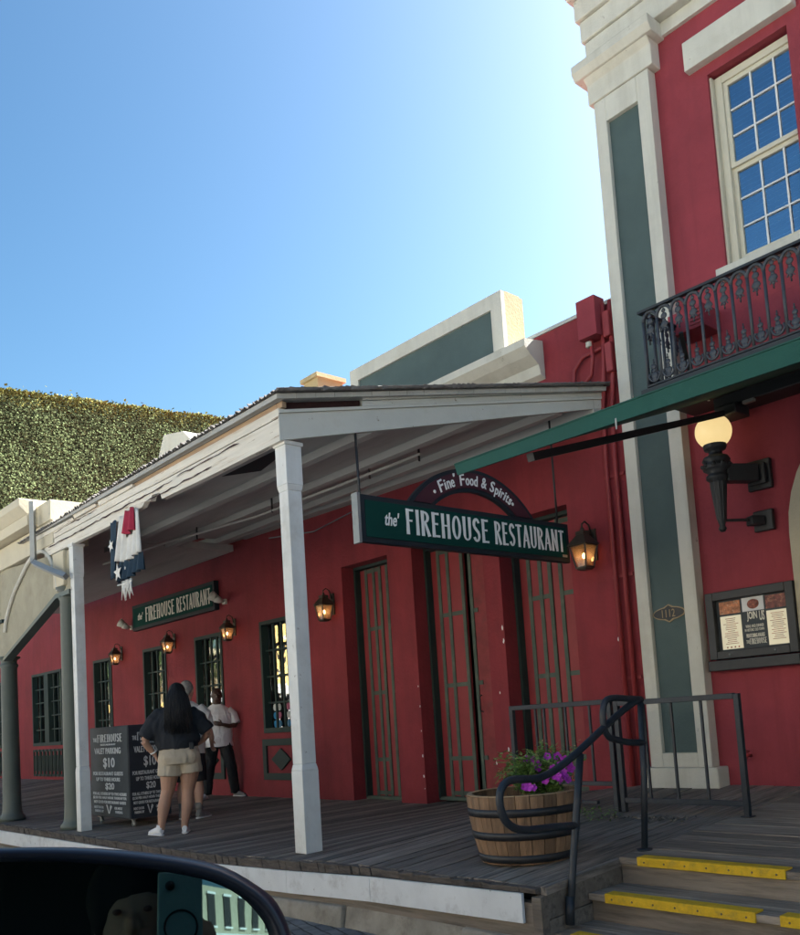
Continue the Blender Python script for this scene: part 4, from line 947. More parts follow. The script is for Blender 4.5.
m=MB(); m.ball((x0+.20,y-.103,z0+.135),.011,8,6); m.ball((x1-.20,y-.103,z0+.135),.011,8,6); m.build('lock','galv',MC)
# number plaque
PQ=thing('number_plaque',(-4.56,W-.06,.77),'small black oval plaque with gold rim reading 1112 on the pilaster','plaque')
py_=W-.057; cx,cz=-4.56,.775
def ov(rx,rz,n=32): return [(cx+rx*math.cos(2*math.pi*k/n),cz+rz*math.sin(2*math.pi*k/n)*(1)) for k in range(n)]
m=MB(); m.prism(ov(.175,.062),'Y',py_-.012,py_,.5); m.prism([(cx-.04,cz),(cx-.05,cz+.06),(cx,cz+.085),(cx+.05,cz+.06),(cx+.04,cz)],'Y',py_-.0125,py_-.0005,.5); m.prism([(cx-.04,cz),(cx-.05,cz-.06),(cx,cz-.085),(cx+.05,cz-.06),(cx+.04,cz)],'Y',py_-.0125,py_-.0005,.5); m.build('plaque_rim','gold',PQ)
m=MB(); m.prism(ov(.163,.052),'Y',py_-.016,py_-.0128,.5); m.prism([(cx-.03,cz),(cx-.038,cz+.05),(cx,cz+.072),(cx+.038,cz+.05),(cx+.03,cz)],'Y',py_-.0165,py_-.0128,.5); m.prism([(cx-.03,cz),(cx-.038,cz-.05),(cx,cz-.072),(cx+.038,cz-.05),(cx+.03,cz)],'Y',py_-.0165,py_-.0128,.5); m.build('plaque_face','plaque',PQ)
m=MB(); put_text(m,'1112',(cx-.07,py_-.0165,cz-.036),(1,0,0),(0,0,1),.14,.072,.003); m.build('numerals','gold',PQ)

# ------------------------------------------------------------------ guard rail and stair handrail
GR=thing('guard_rail',(-4.4,5.8,-.85),'black square tube guard rail with thin balusters standing behind the planter barrel','railing')
m=MB(); t=.042
zfb=lambda x: zf(x,5.8)
for xx,zt in ((-5.50,.02),(-4.41,0),(-4.34,0),(-3.27,-.005)): m.box(xx-t/2,xx+t/2,5.8-t/2,5.8+t/2,zfb(xx),zt,.5)
m.box(-5.48+.0,-4.431,5.779,5.821,-.022,.02,.5); m.box(-4.319,-3.291,5.779,5.821,-.042,0,.5)
m.box(-5.479,-4.431,5.782,5.818,-.68,-.645,.5); m.box(-4.319,-3.291,5.782,5.818,-.81,-.77,.5); m.box(-5.479,-4.6,5.782,5.818,-.83,-.80,.5)
m.box(-3.31,-3.23,5.76,5.84,zfb(-3.27),zfb(-3.27)+.008,.5)
m.build('rail_frame','rail',GR,bevel=.004)
for xx in (-5.22,-5.12,-4.88,-4.62): m=MB(); m.box(xx-.009,xx+.009,5.791,5.809,-.645,-.022,.5); m.build('baluster','rail',GR)
for xx in (-4.08,-3.83,-3.57): m=MB(); m.box(xx-.009,xx+.009,5.791,5.809,-.77,-.042,.5); m.build('baluster','rail',GR)
HR=thing('stair_handrail',(-3.42,4.3,-1.1),'curved black pipe handrail at the left side of the yellow edged steps','handrail')
def smooth(pts,k=4):
    out=[]; n=len(pts); P=[Vector(p) for p in pts]
    for i in range(n-1):
        p0=P[max(i-1,0)];p1=P[i];p2=P[i+1];p3=P[min(i+2,n-1)]
        for j in range(k):
            t=j/k; out.append(.5*((2*p1)+(-p0+p2)*t+(2*p0-5*p1+4*p2-p3)*t*t+(-p0+3*p1-3*p2+p3)*t*t*t))
    out.append(P[-1]); return out
m=MB(); m.loft([(-3.365,4.665,-0.943),(-3.365,4.725,-0.496),(-3.365,4.755,-0.020),],.021,12); m.lathe([(.05,0),(.05,.012)],(-3.365,4.665,-0.946),14); m.build('post','rail',HR)
m=MB(); m.loft([(-3.365,3.898,-1.241),(-3.365,3.949,-0.973),(-3.365,4.040,-0.587),(-3.365,4.107,-0.295)],.022,12); m.loft([(-3.365,3.898,-1.241),(-3.365,3.916,-1.087)],.027,12); m.build('post','rail',HR)
m=MB(); m.loft(smooth([(-3.365,4.755,-0.278),(-3.365,4.586,-0.263),(-3.365,4.467,-0.238),(-3.365,4.397,-0.218),(-3.365,4.358,-0.169),(-3.365,4.353,-0.079),(-3.365,4.387,0.000),(-3.365,4.467,0.020),(-3.365,4.616,0.010),(-3.365,4.745,0.000)]),.021,12); m.build('top_loop','rail',HR)
m=MB(); m.loft(smooth([(-3.365,4.765,0.000),(-3.365,4.645,-0.030),(-3.365,4.454,-0.109),(-3.365,4.093,-0.280),(-3.365,3.893,-0.362),(-3.365,3.784,-0.390),(-3.365,3.687,-0.400),(-3.365,3.531,-0.388),(-3.365,3.453,-0.400),(-3.365,3.409,-0.449),(-3.365,3.404,-0.517),(-3.365,3.433,-0.595),(-3.365,3.511,-0.649),(-3.365,3.628,-0.673),(-3.365,3.804,-0.683),(-3.365,4.009,-0.702)]),.022,12); m.build('sloping_rail','rail',HR)

# ------------------------------------------------------------------ half barrel planter and petunias
bx,by=-4.02,4.29; bz=zf(bx,by)+.0
BR=thing('planter_barrel',(bx,by,bz),'weathered oak half barrel planter with three black hoops at the boardwalk corner','planter')
Hb=.425; rb,rt_=.30,.372
def rad(h): t=h/Hb; return rb+(rt_-rb)*(1-(1-t)**1.7)
m=MB(); n=26
for k in range(n):
    a0=2*math.pi*k/n+.006; a1=2*math.pi*(k+1)/n-.006; hs=[0,.1,.2,.3,.4,Hb+random.uniform(-.003,.004)]
    vs=[]; 
    for h in hs:
        for (a,dr) in ((a0,0),((a0+a1)/2,.003),(a1,0),(a1,-.03),(a0,-.03)):
            r=rad(min(h,Hb))+dr; vs.append((bx+r*math.cos(a),by+r*math.sin(a),bz+h))
    fs=[]
    for i in range(len(hs)-1):
        for q in range(5): fs.append((i*5+q,i*5+(q+1)%5,i*5+5+(q+1)%5,i*5+5+q))
    fs+=[(4,3,2,1,0),tuple(range(25,30))]
    m.add(vs,fs,random.random())
m.build('barrel','stave',BR)
m=MB()
for k in range(n):
    a0=2*math.pi*k/n+.006; a1=2*math.pi*(k+1)/n-.006
    p=[]
    for (a,r) in ((a0,rt_+.001),(a1,rt_+.001),(a1,rt_-.032),(a0,rt_-.032)): p.append((bx+r*math.cos(a),by+r*math.sin(a)))
    m.add([(q[0],q[1],bz+Hb+.002) for q in p]+[(q[0],q[1],bz+Hb+.007) for q in p],[(3,2,1,0),(4,5,6,7),(0,1,5,4),(1,2,6,5),(2,3,7,6),(3,0,4,7)],.5)
m.build('rim','rim',BR)
for h,w in ((.01,.05),(.155,.05),(.30,.05)):
    m=MB(); 
    for k in range(48):
        a0,a1=2*math.pi*k/48,2*math.pi*(k+1)/48; P=[]
        for zz,r in ((h,rad(h)+.002),(h+w,rad(h+w)+.002),(h+w,rad(h+w)+.008),(h,rad(h)+.008)):
            P.append((r,zz))
        vs=[(bx+r*math.cos(a0),by+r*math.sin(a0),bz+zz) for r,zz in P]+[(bx+r*math.cos(a1),by+r*math.sin(a1),bz+zz) for r,zz in P]
        m.add(vs,[(0,1,5,4),(1,2,6,5),(2,3,7,6),(3,0,4,7)],.5,True)
    m.build('hoop','hoop',BR)
m=MB(); m.lathe([(.0,.35),(.33,.35),(.33,.36),(.0,.37)],(bx,by,bz),24,cap=False); m.build('soil','soil',BR)
PT=thing('petunia_plant',(bx+.1,by+.1,bz+.42),'leafy petunia plant with purple flowers spilling over the barrel rim','plant')
rr_=random.Random(3); ri=Vector((.70,.72,0)); aw=Vector((-.72,.69,0)); BC=Vector((bx,by,bz))
m=MB(); stems=[]
for i in range(90):
    u=rr_.uniform(-.02,.30); v=rr_.uniform(-.26,.12); L=rr_.uniform(.10,.32)
    p0=BC+ri*u*.8+aw*v*.6+Vector((0,0,.42)); out=ri*rr_.uniform(-.9,.8)+aw*rr_.uniform(-.9,.2)
    p1=p0+out*L*.4+Vector((0,0,L*.75)); p2=p0+out*L+Vector((0,0,L*rr_.uniform(.2,1.0)))
    stems.append((p0,p1,p2)); m.loft([p0,p1,p2],[.004,.003,.002],5)
for (u,v,h) in ((.13,-.02,.34),(.20,-.06,.30),(.10,.05,.28),(.17,.0,.26)):
    p0=BC+ri*u+aw*v+Vector((0,0,.4)); stems+=[(p0,p0+Vector((0,0,h*.6)),p0+Vector((.02,0,h)))]*4
    m.loft([stems[-1][0],stems[-1][1],stems[-1][2]],.004,5)
m.build('stem','leafp',PT)
m=MB(); m2=MB()
for i in range(4600):
    s0=stems[rr_.randrange(len(stems))]; t=rr_.random(); p=(s0[0].lerp(s0[1],t*2) if t<.5 else s0[1].lerp(s0[2],t*2-1))+Vector((rr_.gauss(0,.016),rr_.gauss(0,.016),rr_.gauss(0,.014)))
    a=rr_.uniform(0,6.3); e=rr_.uniform(-.6,.8); r=rr_.uniform(.010,.023)
    d=Vector((math.cos(a)*math.cos(e),math.sin(a)*math.cos(e),math.sin(e))); sd_=Vector((-math.sin(a),math.cos(a),rr_.uniform(-.4,.4)))
    (m2 if (i%4==0 and p.z>bz+.62) else m).add([p,p+d*r+sd_*r*.5,p+d*r*2,p+d*r-sd_*r*.5],[(0,1,2,3)])
m.build('foliage','leafp',PT); m2.build('dry_foliage','leafpale',PT)
def flower(p,nv,r):
    m=MB(); nv=Vector(nv).normalized(); a=nv.orthogonal().normalized(); b=nv.cross(a)
    for k in range(5):
        vs=[p]
        for j in range(-2,3):
            an=2*math.pi*k/5+j*.29; rr=r*(1-.10*abs(j)) ; vs.append(p+(a*math.cos(an)+b*math.sin(an))*rr+nv*(.25*r+rr_.uniform(-.003,.003)))
        m.add(vs,[(0,i,i+1) for i in range(1,5)])
    m.loft([p-nv*.03,p],[.004,.009],6)
    return m
cand=[]
target=[(.02,-.30,.50),(.05,-.30,.49),(-.0,-.25,.49),(.03,-.12,.66),(.07,-.12,.64),(.16,-.16,.67),(.17,-.26,.58),(.20,-.28,.55),(.22,-.27,.52),(.15,-.27,.56),(.27,-.16,.64),(.29,-.18,.62),(.25,-.22,.57),(.19,-.24,.60),(.31,-.12,.58),(.09,-.18,.60)]
target+=[(rr_.uniform(.05,.3),rr_.uniform(-.28,-.1),rr_.uniform(.5,.7)) for _ in range(10)]
for (ax,ay,az) in target:
    az-=.02
    p=BC+ri*ax+aw*ay+Vector((0,0,az))
    nv=(-aw+Vector((rr_.uniform(-.6,.6),rr_.uniform(-.6,.6),rr_.uniform(0,.7))))
    flower(p,nv,rr_.uniform(.024,.034)).build('flower','petal',PT)

# ------------------------------------------------------------------ valet sign cabinet
VC=thing('valet_sign_cabinet',(-10.9,4.5,-1.08),'black wheeled cabinet lettered valet parking $10 beside the far porch post','sign')
x0,x1,y0,y1,z0,z1=-11.46,-10.30,4.30,4.80,-.98,.115
m=MB(); m.box(x0,x1,y0,y1,z0,z1,.5); cb=m.build('cabinet','boardside',VC,bevel=.008)
m=MB(); m.box(x0+.012,x1-.012,y0-.006,y0-.001,z0+.012,z1-.012,.5); m.build('front_panel','board',VC)
lines=[('THE',.06,.055,1.00,.07),('FIREHOUSE',.22,.86,.905,.10),('RESTAURANT',.30,.70,.868,.022),('VALET PARKING',.13,.82,.765,.075),('$10',.36,.66,.585,.135),
 ('FOR RESTAURANT GUESTS',.08,.86,.505,.045),('UP TO THREE HOURS',.16,.78,.435,.045),('$20',.40,.63,.325,.09),
 ('FOR ALL OTHERS UP TO TWO HOURS',.06,.93,.265,.036),('$2.50 PER HALF HOUR THEREAFTER',.06,.93,.215,.036),('NOT GOOD FOR RESTAURANT GUESTS',.08,.91,.165,.034)]
def board_text(mb,O,rt_v,wd_,th):
    for (tx,u0,u1,z,h) in lines[1:]:
        put_text(mb,tx,Vector(O)+Vector(rt_v)*(u0*wd_)+Vector((0,0,z0+z-0.0)),rt_v,(0,0,1),(u1-u0)*wd_,h,th,offset=.018,glyph=(tx=='FIREHOUSE'))
    put_text(mb,'THE',Vector(O)+Vector(rt_v)*(.10*wd_)+Vector((0,0,z0+.915)),rt_v,(0,0,1),.10*wd_,.05,th,offset=.01)
    for (tx,u0,u1,z) in (('NEXT DOOR',.08,.33,.10),('PARKING BY',.10,.33,.055),('OR NEXT',.62,.82,.10),('PARKING',.64,.82,.055)):
        put_text(mb,tx,Vector(O)+Vector(rt_v)*(u0*wd_)+Vector((0,0,z0+z)),rt_v,(0,0,1),(u1-u0)*wd_,.03,th,offset=.01)
    r=Vector(rt_v); U=Vector((0,0,1)); C=Vector(O)+r*(.475*wd_)+U*(z0+.045)
    def P(a,b): return C+r*a*wd_+U*b
    nn_=r.cross(U)*th
    for q in ([P(-.07,.105),P(-.04,.105),P(.005,.0),P(-.01,0)],[P(.0,.0),P(.01,.0),P(.05,.06),P(.03,.07)],[P(.02,.07),P(.05,.05),P(.08,.085),P(.045,.105)]):
        mb.add(q+[v+nn_ for v in q],[(0,1,2,3),(7,6,5,4),(0,4,5,1),(1,5,6,2),(2,6,7,3),(3,7,4,0)],.5)
m=MB(); board_text(m,(x0,y0-.006,0),(1,0,0),x1-x0,.004); m.build('front_lettering','lettergrey',VC)
m=MB(); board_text(m,(x1+.0005,y0,0),(0,1,0),y1-y0,.004); m.build('side_lettering','lettergrey',VC)
for (xx,yy) in ((x0+.1,y0+.07),(x1-.1,y0+.07),(x0+.1,y1-.07),(x1-.1,y1-.07)):
    m=MB(); m.box(xx-.035,xx+.035,yy-.03,yy+.03,z0-.012,z0,.5); m.bar((xx,yy,z0-.01),(xx+.03,yy,z0-.05),.03); m.loft([(xx+.02,yy-.012,z0-.063),(xx+.02,yy+.012,z0-.063)],.036,12,side=(1,0,0)); m.build('caster','galv',VC)

# ------------------------------------------------------------------ bunting
BU=thing('bunting',(-9.1,3.85,2.2),'faded stars and stripes cloth bunting hanging ragged from the porch fascia','bunting')
def cloth(u0,u1,zt,zb,mt,name,yoff=0,ph=0,nu=22,nz=10,fl=.05,taper=.1):
    m=MB(); vs=[]
    for j in range(nz+1):
        t=j/nz
        for i in range(nu+1):
            u=i/nu; xx=u0+(u1-u0)*u; xc=(u0+u1)/2; xx=xc+(xx-xc)*(1-taper+taper*2*t)
            z_t=zt(u) if callable(zt) else zt; z_b=zb(u) if callable(zb) else zb
            vs.append((xx,3.845+yoff+fl*math.sin(u*(u1-u0)*52+ph+.6*math.sin(u*7))*(.35+.65*t)-.02*t,z_t+(z_b-z_t)*t+.01*math.sin(u*9+ph)))
    fs=[(j*(nu+1)+i,j*(nu+1)+i+1,(j+1)*(nu+1)+i+1,(j+1)*(nu+1)+i) for j in range(nz) for i in range(nu)]
    m.add(vs,fs,.5,True); o=m.build(name,mt,BU); s=o.modifiers.new('s','SOLIDIFY'); s.thickness=.004; return o
cloth(-9.10,-8.82,2.36,2.11,'redcloth','red_stripe',ph=1.0,fl=.028,yoff=-.008,taper=.12,nu=30)
cloth(-9.33,-8.74,lambda u: 2.33 if not(.38<u<.80) else 2.10,lambda u: 1.86-.03*math.sin(u*3.1),'whitecloth','white_stripe',yoff=.012,ph=.5,fl=.034,nu=60,taper=.14)
cloth(-9.31,-8.66,lambda u:1.865-.03*math.sin(u*3.1),lambda u:1.62+.05*u,'navy','blue_band',yoff=.004,ph=.4,fl=.034,taper=.06,nu=60)
cloth(-9.44,-9.28,2.31,lambda u:1.68,'navy','blue_corner',yoff=-.012,ph=2,fl=.016,taper=-.15)
def star(cx,cy,cz,r,rot=0):
    m=MB(); p=[]
    for k in range(10):
        a=math.pi/2+rot+math.pi*k/5; q=r if k%2==0 else r*.42; p.append((cx+q*math.cos(a),cz+q*math.sin(a)))
    m.prism(p,'Y',cy-.004,cy,.5); return m
star(-9.37,3.80,2.04,.075,.3).build('star','whitecloth',BU); star(-9.19,3.79,1.72,.10,.1).build('star','whitecloth',BU); star(-9.01,3.795,1.74,.02).build('star','whitecloth',BU)
rr_=random.Random(5)
m=MB()
for k in range(14):
    x_=-9.12+rr_.uniform(-.05,.18); z_=1.62; L=rr_.uniform(.08,.22); dx=rr_.uniform(-.10,.05)
    m.loft([(x_,3.83,z_),(x_+dx*.3,3.82,z_-L*.5),(x_+dx,3.83,z_-L)],[.014,.010,.003],5)
m.loft([(-9.3,3.83,1.60),(-9.1,3.82,1.585),(-8.95,3.83,1.60)],.009,5)
m.build('frayed_threads','whitecloth',BU)

# ------------------------------------------------------------------ neighbouring arcade
NB=thing('arcade_building',(-12.5,3.9,-1.08),'old tan stucco arcade with green cast iron columns and cream cornice at the left edge','building')
for xx in (-13.60,-11.20):
    zt=1.22 if xx<-12 else 1.86; yy=3.98; z0=zf(xx,yy)
    m=MB(); m.lathe([(.17,z0),(.17,z0+.05),(.135,z0+.09),(.125,z0+.14),(.118,z0+.3),(.105,zt-.16),(.12,zt-.14),(.12,zt-.11),(.105,zt-.10),(.105,zt-.05),(.15,zt-.02),(.15,zt)],(xx+.05,yy,0),24)
    m.build('column','colgreen',NB)
m=MB(); y0,y1=3.90,4.2
m.prism([(-14.2,1.2),(-13.42,1.2),(-11.30,1.80),(-10.86,1.80),(-10.86,2.28),(-14.2,2.50)],'Y',y0,3.99,.5); 
m.build('arcade_wall','tan',NB)
y1=3.99
m=MB(); m.hexa([(-13.43,y0-.03,1.15),(-11.30,y0-.03,1.74),(-11.30,y1,1.74),(-13.43,y1,1.15),(-13.43,y0-.03,1.197),(-11.30,y0-.03,1.797),(-11.30,y1,1.797),(-13.43,y1,1.197)]); m.hexa([(-11.30,y0-.03,1.74),(-10.84,y0-.03,1.74),(-10.84,y1,1.74),(-11.30,y1,1.74),(-11.30,y0-.03,1.797),(-10.84,y0-.03,1.797),(-10.84,y1,1.797),(-11.30,y1,1.797)]); m.build('green_edging','colgreen',NB)
m=MB(); pts=[(-13.34,3.88,1.55),(-13.27,3.88,1.72),(-12.95,3.88,2.02),(-12.64,3.88,2.19),(-12.3,3.88,2.36),(-12.0,3.88,2.43),(-11.75,3.88,2.42),(-11.5,3.88,2.30),(-11.30,3.88,2.05),(-11.22,3.88,1.82)]
m.loft(smooth(pts,3),.028,6); m.build('arch_moulding','cream',NB)
m=MB(); m.box(-20,-13.42,3.86,4.3,1.70,1.745,.5); m.box(-20,-13.45,3.88,4.3,-1.08,1.70,.5) if False else None
m.build('ledge','green',NB)
m=MB(); m.box(-20,-11.30,3.86,4.3,2.44,2.74,.5); m.box(-20,-11.80,3.72,4.3,2.76,2.90,.5); m.prism([(4.3,2.90),(3.72,2.90),(3.62,3.0),(3.62,3.10),(4.3,3.10)],'X',-20,-11.80,.5); m.box(-11.80,-11.32,3.84,4.3,2.742,3.0,.5)
m.build('cornice','creamL',NB,bevel=.008)
m=MB(); m.prism([(3.9,3.0),(5.6,3.0),(7.0,3.62),(6.4,3.62)],'X',-15.5,-12.5,.5); m.build('roof','roofmetal',NB)
m=MB(); m.box(-11.34,-10.98,3.86,4.08,1.865,2.30,.5); m.build('pier','creamL',NB,bevel=.01)
m=MB(); m.box(-14.15,-13.62,3.86,3.90,1.76,2.44,.5); m.box(-15.2,-13.68,3.87,4.2,1.75,2.45,.5); m.build('pier','creamL',NB)
m=MB(); m.box(-20,-12.3,4.31,W-.17,2.75,2.85,.5); m.build('porch_ceiling','ceil',NB)
m=MB(); m.loft([(-11.66,3.74,3.03),(-11.66,3.74,2.30),(-11.64,3.74,2.24),(-11.0,3.76,2.02),(-10.7,3.79,1.92)],(.045,.04),4,False); m.build('downspout','galv',NB)

# ------------------------------------------------------------------ ivy-covered wall
IV=thing('ivy_covered_wall',(-28,12,0),'tall building wall completely covered in ivy with yellow backlight painted along its top','ivy wall')
m=MB(); m.prism([(5.0,-1.4),(20,-1.4),(20,11.28),(5.0,10.40)],'X',-29.5,-28.12,.5); m.build('wall','ivyback',IV)
m=MB(); mt=MB(); rr_=random.Random(11)
def ztop(y): return 10.68+(y-8)*.06+.02*math.sin(y*3.1)
for i in range(64000):
    y=rr_.uniform(6.9,17.5); zt=ztop(y); z=zt-abs(rr_.random()**1.25)*6.2
    cl=math.sin(y*3.1+z*1.7)+math.sin(y*1.3-z*2.9)
    x=-28.0+cl*.02+rr_.uniform(-.10,.10); top=(zt-z)
    r=rr_.uniform(.02,.048); a=rr_.uniform(0,6.3); tl=rr_.uniform(-.5,.9)
    n_=Vector((1,rr_.uniform(-.4,.4),tl*.5)).normalized(); A=n_.orthogonal().normalized(); B=n_.cross(A); A2=A*math.cos(a)+B*math.sin(a); B2=n_.cross(A2)
    p=Vector((x,y,z)); q=[p-A2*r*.6,p+B2*r*.75,p+A2*r,p-B2*r*.75]
    (mt if top<rr_.uniform(.0,.6) else m).add(q,[(0,1,2,3)])
for i in range(2600):
    y=rr_.uniform(6.9,17.5); z=ztop(y)+rr_.expovariate(22)-.1; p=Vector((-28.05+rr_.uniform(-.5,.2),y,z)); r=rr_.uniform(.04,.085)
    n_=Vector((rr_.uniform(-1,1),rr_.uniform(-1,1),rr_.uniform(-.5,1))).normalized(); A=n_.orthogonal().normalized(); B=n_.cross(A)
    mt.add([p-A*r*.6,p+B*r*.6,p+A*r*1.1,p-B*r*.6],[(0,1,2,3)])
m.build('foliage','ivy',IV); mt.build('backlit_top','ivytop',IV)  # upper leaves take the painted backlit yellow

# ------------------------------------------------------------------ across the street (seen only in the glass)
def shopfront(x0,x1,h,mt,label,band):
    t=thing('shop_building',((x0+x1)/2,-13,-1.45),label,'building')
    m=MB(); m.box(x0,x1,-22,-13,-1.45,h,.5); m.build('wall',mt,t)
    m=MB(); m.box(x0,x1,-12.98,-10.6,1.9,2.15,.5); m.box(x0,x1,-10.75,-10.6,1.6,1.9,.5); m.build('canopy',band,t)
    m=MB(); m.box(x0+.3,x1-.3,-12.995,-12.95,-1.2,1.7,.5); m.build('shop_window','dark',t)
    k=0; xx=x0+.9
    while xx<x1-1.2:
        m=MB(); m.box(xx,xx+.9,-12.995,-12.94,3.0,4.6,.5); o=m.build('window','dark',t)
        m=MB(); m.box(xx-.06,xx+.96,-12.99,-12.90,4.605,4.72,.5); m.box(xx-.06,xx+.96,-12.99,-12.88,2.9,2.995,.5); m.build('frame','muntin',o); xx+=2.1
        k+=1
    m=MB(); xx=x0+.2
    while xx<x1: m.box(xx-.08,xx+.08,-10.78,-10.62,-1.45,1.6,.5); xx+=3.2
    m.build('post','white',t)
shopfront(-66,-50,5.2,'beige','beige two storey shop far down the opposite side','yellowband')
shopfront(-49.5,-38,6.0,'yellowband','ochre two storey shop with white canopy on the opposite side','white')
shopfront(-37.5,-24,5.4,'beige','beige shop with ochre canopy on the opposite side','yellowband')
shopfront(-23.5,-10,6.2,'cream','cream shop with white canopy on the opposite side','white')
shopfront(-9.5,4,5.2,'beige','beige shop with ochre canopy directly opposite the steps','yellowband')
shopfront(18.5,50,5.0,'tan','long beige two storey shop behind the car, seen in the side mirror','white')
shopfront(4.5,18,6.4,'cream','ochre shop beyond the car on the opposite side','white')
def tree(x,y,h,label):
    t=thing('street_tree',(x,y,-1.45),label,'tree'); r_=random.Random(int(x*7))
    m=MB(); m.loft([(x,y,-1.45),(x+.05,y,.5),(x,y+.1,2.2)],[.17,.13,.10],10); m.build('trunk','bark',t)
    m=MB(); tips=[]
    for k in range(9):
        a=2*math.pi*k/9; e=r_.uniform(.4,1.2); L=h*r_.uniform(.3,.5); p=Vector((x,y,2.0)); q=p+Vector((math.cos(a)*math.cos(e),math.sin(a)*math.cos(e),math.sin(e)))*L; tips.append(q); m.loft([p,(p+q)/2+Vector((0,0,.1)),q],[.06,.04,.015],6)
    m.build('limb','bark',t)
    m=MB()
    for k in range(4200):
        q=tips[k%9]+Vector((r_.gauss(0,.55),r_.gauss(0,.55),r_.gauss(0,.5))); r=r_.uniform(.05,.11); n_=Vector((r_.gauss(0,1),r_.gauss(0,1),r_.gauss(0,1))).normalized(); A=n_.orthogonal(); B=n_.cross(A)
        m.add([q-A*r,q+B*r*.6,q+A*r,q-B*r*.6],[(0,1,2,3)])
    m.build('crown','treeleaf',t)
tree(-58,-9.6,8,'big leafy street tree far down the opposite side by the beige shop'); tree(-50,-9.7,8,'big leafy street tree between the far beige and ochre shops'); tree(4.5,-7.2,5,'leafy street tree on the opposite side behind the car'); tree(-20,-9.8,5,'leafy street tree opposite the valet sign cabinet')
# ------------------------------------------------------------------ people
def hand(mb, w, d, side, curl=.5, s=1.):
    """palm + four fingers + thumb from wrist w along direction d; side = thumb direction"""
    w=Vector(w); d=Vector(d).normalized(); t=Vector(side); t=(t-d*t.dot(d)).normalized(); n=d.cross(t)
    mb.loft([w,w+d*.03*s,w+d*.08*s],[(.026*s,.018*s),(.036*s,.016*s),(.038*s,.013*s)],10,side=t)
    for k,(o,L) in enumerate(((.028,.068),(.010,.078),(-.009,.072),(-.027,.056))):
        b=w+d*.075*s+t*o*s; q1=b+d*L*.45*s+n*curl*.012*s; q2=q1+(d*(1-curl*.6)+n*curl).normalized()*L*.32*s; q3=q2+(d*(1-curl)+n*curl*1.4).normalized()*L*.26*s
        mb.loft([b-d*.01*s,q1,q2,q3],[.0098*s,.009*s,.008*s,.0065*s],8)
    b=w+d*.02*s+t*.028*s; mb.loft([b,b+(d*.5+t)*.028*s,b+(d*1.2+t*.8)*.045*s+n*.012*s],[.012*s,.0105*s,.008*s],8)
def shoe(root, a, fwd, mt, s=1.):
    """a: heel ground point"""
    a=Vector(a); f=Vector(fwd).normalized(); u=Vector((0,0,1))
    m=MB(); m.loft([a-f*.012+u*.055,a+f*.04+u*.055,a+f*.10+u*.048,a+f*.17+u*.038,a+f*.225+u*.03,a+f*.25+u*.026],[(.028*s,.035*s),(.036*s,.045*s),(.038*s,.042*s),(.044*s,.032*s),(.038*s,.024*s),(.018*s,.014*s)],14,side=f.cross(u))
    m.loft([a+f*.035+u*.07,a+f*.03+u*.115],[(.036*s,.040*s),(.034*s,.037*s)],14,side=f.cross(u))
    sh=remesh(m,'shoe',mt,root,.006,2)
    m=MB(); m.loft([a-f*.018+u*.011,a+f*.02+u*.011,a+f*.10+u*.011,a+f*.17+u*.011,a+f*.225+u*.012,a+f*.258+u*.016],[(.026*s,.012),(.039*s,.012),(.039*s,.012),(.047*s,.012),(.042*s,.012),(.018*s,.010)],14,side=f.cross(u)); m.build('sole','shoe',sh)
def place(root,x,y,z,faz,s=1.):
    """faz: heading (local +y) given as a direction vector"""
    root.location=(x,y,z); root.rotation_euler=(0,0,math.atan2(-faz[0],faz[1])); root.scale=(s,s,s)

# --- woman seen from behind
WP=thing('person',(0,0,0),'person in black shirt and khaki shorts with long black hair, back turned, hands on hips','person')
m=MB()
m.ball((.03,.03,1.475),(.074,.088,.105),16,12); m.ball((.03,.055,1.43),(.055,.06,.065),12,8)
m.loft([(.02,.0,1.26),(.025,.01,1.33),(.03,.02,1.41)],[.062,.052,.05],12)
# torso
m.loft([(.03,.0,.76),(.03,.0,.88),(.01,.0,1.02),(.0,.0,1.18),(.01,.0,1.30)],[(.18,.14),(.20,.15),(.165,.125),(.18,.115),(.12,.08)],18,side=(1,0,0))
# legs
m.loft([(-.055,0,.84),(-.075,.0,.66),(-.10,.01,.46),(-.115,.0,.42),(-.145,-.01,.30),(-.175,-.02,.12),(-.18,-.02,.06)],[(.115,.12),(.102,.108),(.068,.072),(.062,.066),(.064,.068),(.038,.042),(.036,.042)],14,side=(1,0,0))
m.loft([(.115,0,.84),(.13,.0,.66),(.105,.01,.46),(.10,.0,.42),(.095,-.01,.30),(.06,-.02,.12),(.055,-.02,.06)],[(.115,.12),(.104,.108),(.070,.074),(.063,.068),(.066,.070),(.038,.042),(.036,.042)],14,side=(1,0,0))
# arms: upper arm, elbow out, forearm to the hip
m.loft([(-.17,0,1.27),(-.24,-.02,1.15),(-.315,-.03,1.0)],[.052,.05,.040],12); m.loft([(-.315,-.03,1.0),(-.275,-.0,.93),(-.215,.03,.85)],[.040,.036,.026],12)
m.loft([(.19,0,1.27),(.27,-.01,1.17),(.335,.0,1.04)],[.052,.05,.040],12); m.loft([(.335,.0,1.04),(.29,.06,.98),(.225,.12,.93)],[.040,.035,.026],12)
hand(m,(-.215,.03,.85),(.35,.1,-.9),(0,1,0),.5); hand(m,(.225,.12,.93),(-.8,.3,-.3),(0,0,1),.6)
remesh(m,'body','skin_l',WP,.0075,3)
m=MB()   # boxy tee
m.loft([(.02,.0,.90),(.02,.0,.96),(.0,.0,1.06),(.0,.0,1.18),(.005,.0,1.27),(.01,.0,1.335),(.02,.01,1.36)],[(.205,.165),(.215,.17),(.235,.16),(.245,.145),(.215,.12),(.11,.085),(.07,.06)],22,side=(1,0,0))
